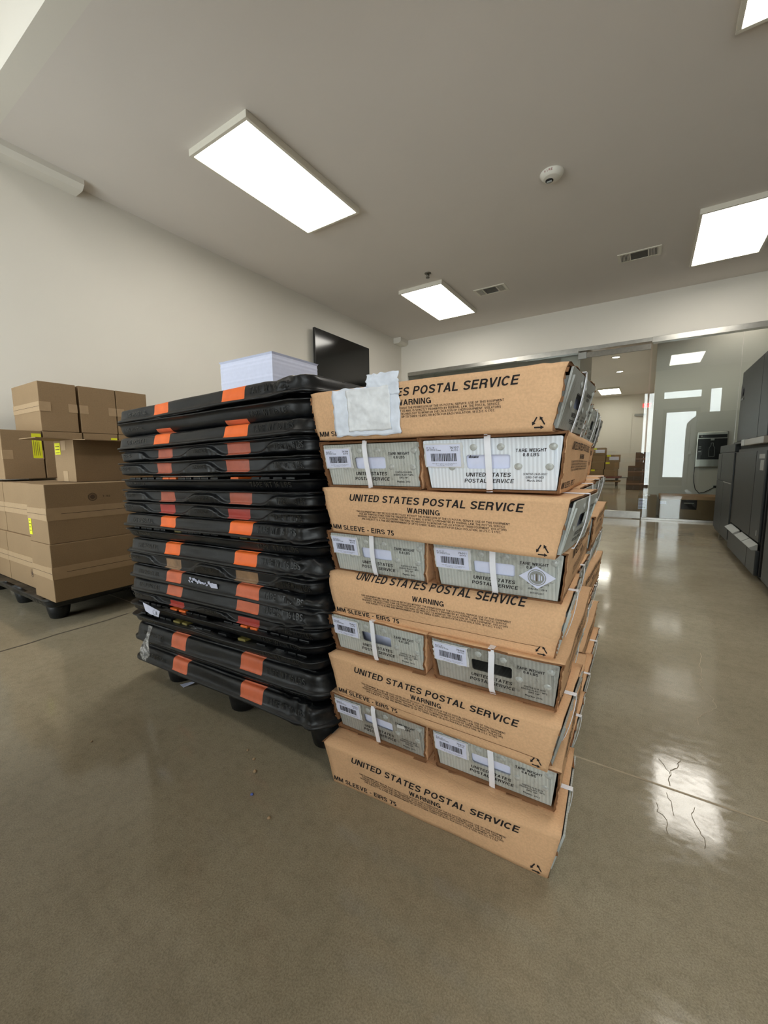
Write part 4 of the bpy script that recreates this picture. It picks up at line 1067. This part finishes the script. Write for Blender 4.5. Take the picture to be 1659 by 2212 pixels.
def label_mesh(num, seed, l1, torn=.5):
    """barcode placard on the -x end. mats 0 paper 1 backing 2 print"""
    m = MB(); rnd = random.Random(seed)
    hb, ht = LB/2-.006, LT/2-.006; z0, hz = .0052, HS-.006; Wm = WT/2-.008
    def fn(u, v, d): h = hb+(ht-hb)*v; return (-(h+d), -u*(Wm), z0+(hz-z0)*v)
    def sheet(x0, x1, y0, y1, d, mi, j, tl):
        P = []
        for (a, b, k) in (((x0, y0), (x1, y0), 10), ((x1, y0), (x1, y1), 8), ((x1, y1), (x0, y1), 10), ((x0, y1), (x0, y0), 8)):
            for i in range(k): t = i/k; P.append((a[0]+(b[0]-a[0])*t+rnd.uniform(-j, j), a[1]+(b[1]-a[1])*t+rnd.uniform(-j, j)+tl*(a[0]+(b[0]-a[0])*t)))
        m.plate(P, [], lambda u, v, dd: fn(u, v, d-dd), .0007, mi)
    tl = rnd.uniform(-.03, .03)
    sheet(-.985, -.345-.02*torn, .43, .93, .0028, 1, .012*torn, tl); sheet(-.955, -.40, .45, .90, .0042, 0, .003, tl)
    def T(txt, u0, u1, v, size, bold=.01, res=1):
        def g(x, y): 
            uu = u0+x/Wm; p = fn(uu, v+y/(hz-z0)+tl*uu, .0047); return p
        m.text(txt, g, 2, size, 0, bold, (u1-u0)*Wm, 'L', res)
    T(num, -.56, -.42, .815, .0042); T('AUTO', -.54, -.43, .765, .0032)
    T(l1, -.93, -.80, .83, .0020, 0); T('FORT WORTH TX', -.93, -.76, .80, .0020, 0); T('MKT LTR 5D BC SCHEME', -.93, -.70, .775, .0020, 0)
    T('Pallet MPI Container 11 2\' Tray Number 2', -.86, -.46, .505, .0019, 0); T('Piece Range 7096-7407', -.80, -.52, .475, .0019, 0)
    u = -.87
    while u < -.47:
        wd = rnd.choice((.005, .008, .013)); v0, v1 = .56, .72
        q = [(u, v0), (u+wd, v0), (u+wd, v1), (u, v1)]
        m.add([fn(a, b+tl*a, .0048) for a, b in q], [(3, 2, 1, 0)], 2); u += wd+rnd.choice((.004, .006, .010))
    return m
CODE_A = ['3CMTEQ-12-B-0026', 'DIVERSI-PLAST * MFG', 'EIRS 74P', 'May/Jun. 2012']
CODE_B = ['3CMTSP-24-B-0007', 'EIRS-74P-MDI', 'March 2025']
CODE_C = ['3CMTEP-14-A-0025', 'EIRS 74P', 'JUN/JUL - 2014', 'INTERPLAST']
# shared meshes for the trays behind
_sl = {}
def get_sleeve(key, **k):
    if key not in _sl:
        o = sleeve_mesh(**k).build('sleeve', [M_sleeve, M_edge, M_ink]); _sl[key] = o.data; bpy.data.objects.remove(o)
    return _sl[key]
_tr = {}
def get_tray(key, *a, **k):
    if key not in _tr:
        m, _ = tray_mesh(*a, **k); o = m.build('corrugated_tray', [M_tray, M_ink, M_rivet]); _tr[key] = o.data; bpy.data.objects.remove(o)
    return _tr[key]
def inst(name, me, parent, swap=None):
    o = bpy.data.objects.new(name, me); C.objects.link(o); o.parent = parent
    if swap:
        o.material_slots[0].link = 'OBJECT'; o.material_slots[0].material = swap
    return o
GRP = 'sleeved mail trays in the tall strapped stack'
def mail_tray(loc, yaw, label, sl, tr, L0=LT, plastic=None, bulge=.004, loose=0, seed=0, lab=None, tiltx=0, tilty=0, yo=0):
    r = empty('mail_tray', loc, yaw, label, 'mail tray', GRP); r.rotation_euler = (tiltx, tilty, yaw)
    sle = inst('cardboard_sleeve', sl, r); tro = inst('corrugated_tray', tr, r, plastic)
    strap_mesh(L0 if L0 < .58 else L0-.006, bulge, yo, loose, seed).build('strap', M_strap, r)
    if lab: label_mesh(*lab).build('barcode_label', [M_paper, M_paperbk, M_ink], tro)
    return r
ZL = [0, .1105, .2210, .3320, .4380, .5440, .6540, .7650, .8760]
LAY = {1: 'bottom layer', 3: 'third layer from floor', 5: 'middle layer', 7: 'third layer from top', 9: 'top layer'}
FACE = {1: (-.384, .756, 3.2), 3: (-.394, .777, -.3), 5: (-.397, .797, 2.9), 7: (-.390, .757, -2.6), 9: (-.400, .735, -1.6)}
FT = {1: 'clean flat printed face', 3: 'fold line above lower edge', 5: 'printed face curling back at top', 7: 'flat pale printed face', 9: 'crinkled white paper taped on'}
wv = {1: dict(seed=11, ragged=.3, bulge=.003), 3: dict(seed=12, ragged=.5, slit=True, bulge=.002), 5: dict(seed=13, curl=.016, slit=True, ragged=.8, bulge=.006), 7: dict(seed=14, ragged=.6, bulge=.002),
      9: dict(seed=15, ragged=1.6, bulge=.002, dents=((.985, .85, .05, .010), (.01, .9, .03, .01), (.30, .98, .06, .004)))}
tray_long = get_tray('long', 21, CODE_A, L0=.590, nar=.010)
tray_end = get_tray('A', 22, CODE_A); tray_endB = get_tray('B', 23, CODE_B); tray_endC = get_tray('C', 24, CODE_C)
POS = ['front one', 'second one back', 'third one back', 'rearmost one']
for n in (1, 3, 5, 7, 9):
    x, y, yd = FACE[n]; a = radians(yd)
    for k in range(4):
        rnd = random.Random(n*10+k)
        aa = a if k == 0 else radians(rnd.uniform(-.5, .6)); xx = x if k == 0 else {9: -.412, 7: -.405, 5: -.410, 3: -.408, 1: -.404}[n]-{9: .014, 7: .010, 5: .010, 3: .011, 1: .008}[n]*k+rnd.uniform(-.007, .007)
        d = .1365+k*.2885
        loc = (x-sin(a)*.1365, y+cos(a)*.1365, ZL[n-1]) if k == 0 else (xx, .772+d+rnd.uniform(-.003, .003), ZL[n-1])
        if k == 0: lb = 'front side-on mail tray in the %s, %s' % (LAY[n], FT[n])
        else: lb = '%s mail tray in the %s, only its end showing' % (POS[k].replace(' one', ''), LAY[n])
        sl = get_sleeve('f%d' % n, **wv[n]) if k == 0 else get_sleeve('r%d' % (k % 2), seed=30+k % 2, ragged=1.2, bulge=.003, text=None)
        mail_tray(loc, aa, lb, sl, tray_long, L0=.590, plastic=(M_tray2 if (n+k) % 3 == 0 else None), bulge=.001, loose=(.0005+.0045*rnd.random()), seed=n*7+k, yo=rnd.uniform(-.02, .02),
                  tilty=(radians(.5) if n in (7, 9) and k == 0 else 0))
        if n in (7, 9):
            m = MB(); m.box(-.262, .262, -.10, .10, .009, .074, 0, .002); o = m.build('envelope_bundle', M_paper); o.location = loc; o.rotation_euler = (0, 0, aa)
            tag(o, 'white envelopes in the end hole of the %s, %s' % (POS[k].replace(' one', ' tray'), LAY[n]), 'mail', 'mail inside the side-on trays')
EV = {2: (-.396, .789, 2.0), 4: (-.398, .787, 1.2), 6: (-.402, .800, 2.0), 8: (-.404, .768, -3.2)}
EQ = {2: (1.0, 2.0), 4: (.6, 1.4), 6: (1.2, 2.0), 8: (0.5, 2.2)}
NUM = {2: ('76053', '76014'), 4: ('76027', '76008'), 6: ('76039', '76051'), 8: ('76106', '76107')}
LN = {2: 'second layer from floor', 4: 'fourth layer from floor', 6: 'fourth layer from top', 8: 'second layer from top'}
PL = {(8, 1): (M_trayw, tray_endB), (6, 1): (None, tray_endC), (4, 1): (M_tray2, tray_end), (2, 0): (M_tray2, tray_end)}
for n in (2, 4, 6, 8):
    x, y, yd = EV[n]; a = radians(yd)
    for s in (0, 1):
        off = (-.1440, .1440)[s]; px = x+off*cos(a); py = y+off*sin(a)
        q = radians(EQ[n][s])
        c = (px-sin(q)*LT/2, py+cos(q)*LT/2, ZL[n-1])
        pm, tm = PL.get((n, s), (None, tray_end))
        extra = {(8, 1): 'bright white corrugated end, ', (6, 1): 'diamond sticker, ', (4, 1): 'dark empty hand hole, ', (2, 0): 'small tape patch, '}.get((n, s), 'grey plastic end, ')
        lb = 'end-on mail tray labelled %s, %s%s in %s' % (NUM[n][s], extra, ('left', 'right')[s], LN[n])
        sl = get_sleeve('e%d' % (n % 4) if s else 'el', seed=(40+n % 4) if s else 39, ragged=1.5, bulge=.002, text='full' if s else None)
        r = mail_tray(c, q+pi/2, lb, sl, tm, plastic=pm, bulge=.004, seed=n+s, lab=(NUM[n][s], n*3+s, 'FCT' if s else 'DST', (1.4 if n == 4 and s else .8)), yo=(.004, -.002)[s])
        # mail seen through the hand hole
        if (n, s) != (4, 1):
            m = MB(); rnd = random.Random(n+s)
            for k in range(6):
                dx = .007+k*.004+(0 if n != 4 else .03); ya, yb_ = -.112+.004*rnd.random(), .112-.01*rnd.random(); q4 = []
                for zz in (.0085, .080+.004*rnd.random()):
                    xx = -(LB/2-.006+(LT/2-LB/2)*(zz-.0052)/(HS-.0112))+dx; q4 += [(xx, ya, zz), (xx+.003, ya, zz), (xx+.003, yb_, zz), (xx, yb_, zz)]
                m.add(q4, [(3, 2, 1, 0), (4, 5, 6, 7), (0, 1, 5, 4), (1, 2, 6, 5), (2, 3, 7, 6), (3, 0, 4, 7)])
            m.box(-.21, .20, -.110, .110, .0085, .076)
            if (n, s) == (8, 1): m.text('dstate', lambda xx, yy: (-(LB/2-.006+(LT/2-LB/2)*(.066+yy-.0052)/(HS-.0112))+.0062, .040-xx, .066+yy), 1, .006, .2, .03, None)
            o = m.build('envelope_bundle', [M_paper, M_ink]); o.location = c; o.rotation_euler = (0, 0, q+pi/2)
            tag(o, 'white envelopes behind the hand hole of the %s end-on tray, %s' % (('left', 'right')[s], LN[n]), 'mail', 'mail inside the end-on trays')
        if (n, s) == (6, 1):
            m = MB(); hb, ht = LB/2-.006, LT/2-.006; Wm = WT/2-.008
            def fn(u, v, d): h = hb+(ht-hb)*v; return (-(h+d), -u*Wm, .0052+(HS-.0112)*v)
            m.plate([(.38, .47), (.63, .72), (.90, .50), (.64, .22)], [], lambda u, v, d: fn(u, v, .003-d), .001, 0)
            def disc(r, dd, mi):
                m.add([fn(.635+r/Wm*cos(2*pi*k/24), .475+r/(HS-.0112)*sin(2*pi*k/24), dd) for k in range(24)], [tuple(range(24))], mi)
            disc(.0175, .0034, 1); disc(.0155, .0036, 0); disc(.0142, .0038, 1)
            for k in range(-2, 3): m.add([fn(.635+(a+k*.0045)/Wm, .475+b/(HS-.0112), .0040) for a, b in ((-.0012, -.008+abs(k)*.002), (.0012, -.008+abs(k)*.001), (.001, .008-abs(k)*.002), (-.0006, .009-abs(k)*.002))], [(0, 1, 2, 3)], 0 if k else 2)
            m.build('diamond_sticker', [M_paper, plain('sticker_grey', (140, 142, 140), .6), M_inkfade], [c_ for c_ in r.children if c_.name.startswith('corr')][0])
        if (n, s) == (2, 0):
            m = MB(); hb, ht = LB/2-.006, LT/2-.006; Wm = WT/2-.008
            def fn(u, v, d): h = hb+(ht-hb)*v; return (-(h+d), -u*Wm, .0052+(HS-.0112)*v)
            m.plate([(.43, .66), (.60, .68), (.59, .77), (.44, .76)], [], lambda u, v, d: fn(u, v, .003-d), .001, 0); m.build('tape_patch', M_paperbk, [c_ for c_ in r.children if c_.name.startswith('corr')][0])
    # rear pair: only the right one can be seen
    aa = radians({2: .5, 4: -1, 6: 1.5, 8: .8}[n])
    mail_tray((-.290+(.014 if n == 6 else -.045 if n == 8 else 0), .80+.570+.285, ZL[n-1]), aa+pi/2, 'sleeved mail tray seen side-on behind tray %s, %s' % (NUM[n][1], LN[n]), get_sleeve('e%d' % ((n+2) % 4), seed=40+(n+2) % 4, ragged=1.5, bulge=.002, text='full'), tray_end, seed=n+9)
    mail_tray((-.578-(.045 if n == 8 else 0), .80+.570+.285, ZL[n-1]), aa+pi/2, 'sleeved mail tray buried at the rear left, %s' % LN[n], get_sleeve('el', seed=39, ragged=1.5, bulge=.002, text=None), tray_end, seed=n+9)
# taped paper pouch on the top front sleeve
top = [o for o in bpy.data.objects if o.get('label', '').startswith('front side-on') and 'top layer,' in o['label']][0]
m = MB(); NX, NZ = 30, 22; rnd = random.Random(3)
def pouch(u, v, d):
    z = HS*(1-v); x = (2*u-1)*LT*.485; zc = min(z, HS)
    y = -(WB/2+(WT-WB)/2*zc/HS)-.0078-d
    y += .0028*noise.noise(Vector((x*34, z*38, 1)))+.0016*abs(noise.noise(Vector((x*80+z*40, z*70-x*30, 5))))*2
    return (x, y, z+.0015*noise.noise(Vector((x*20, z*20, 8))))
def sheet(u0, u1, v0, v1, d, mi, j):
    vs = []; n0 = (NX+1)*(NZ+1)
    for side in (0, 1):
        for i in range(NZ+1):
            for k in range(NX+1):
                uu = u0+(u1-u0)*k/NX; vv = v0+(v1-v0)*i/NZ
                e = 1 if k in (0, NX) else 0; f = 1 if i in (0, NZ) else 0
                uu += e*j*noise.noise(Vector((0, i*.31, u0*9))); vv += f*j*3.5*noise.noise(Vector((k*.23, 0, v0*9)))
                vs.append(pouch(uu, vv, d-side*.0008))
    fs = []
    for i in range(NZ):
        for k in range(NX):
            a = i*(NX+1)+k; fs.append((a, a+NX+1, a+NX+2, a+1)); fs.append((a+n0, a+1+n0, a+NX+2+n0, a+NX+1+n0))
    for k in range(NX): a = k; fs.append((a, a+1, a+1+n0, a+n0)); a = NZ*(NX+1)+k; fs.append((a+1, a, a+n0, a+1+n0))
    for i in range(NZ): a = i*(NX+1); b = a+NX+1; fs.append((b, a, a+n0, b+n0)); a += NX; b += NX; fs.append((a, b, b+n0, a+n0))
    m.add(vs, fs, mi, True)
M_pouch = plain('crinkled_white_paper', (214, 220, 232), .3, var=.10, scale=45, bump=.6)
sheet(.125, .445, .02, .95, 0, 0, .010); sheet(.20, .405, .05, .86, .0016, 1, .005); sheet(.30, .445, -.20, .22, .001, 0, .010)
tag(m.build('taped_paper', [M_pouch, plain('clear_tape_over_paper', (222, 224, 228), .25, var=.12, scale=35, bump=.6)], [c_ for c_ in top.children if c_.name.startswith('card')][0]), 'crinkled white paper taped over the printed sleeve')
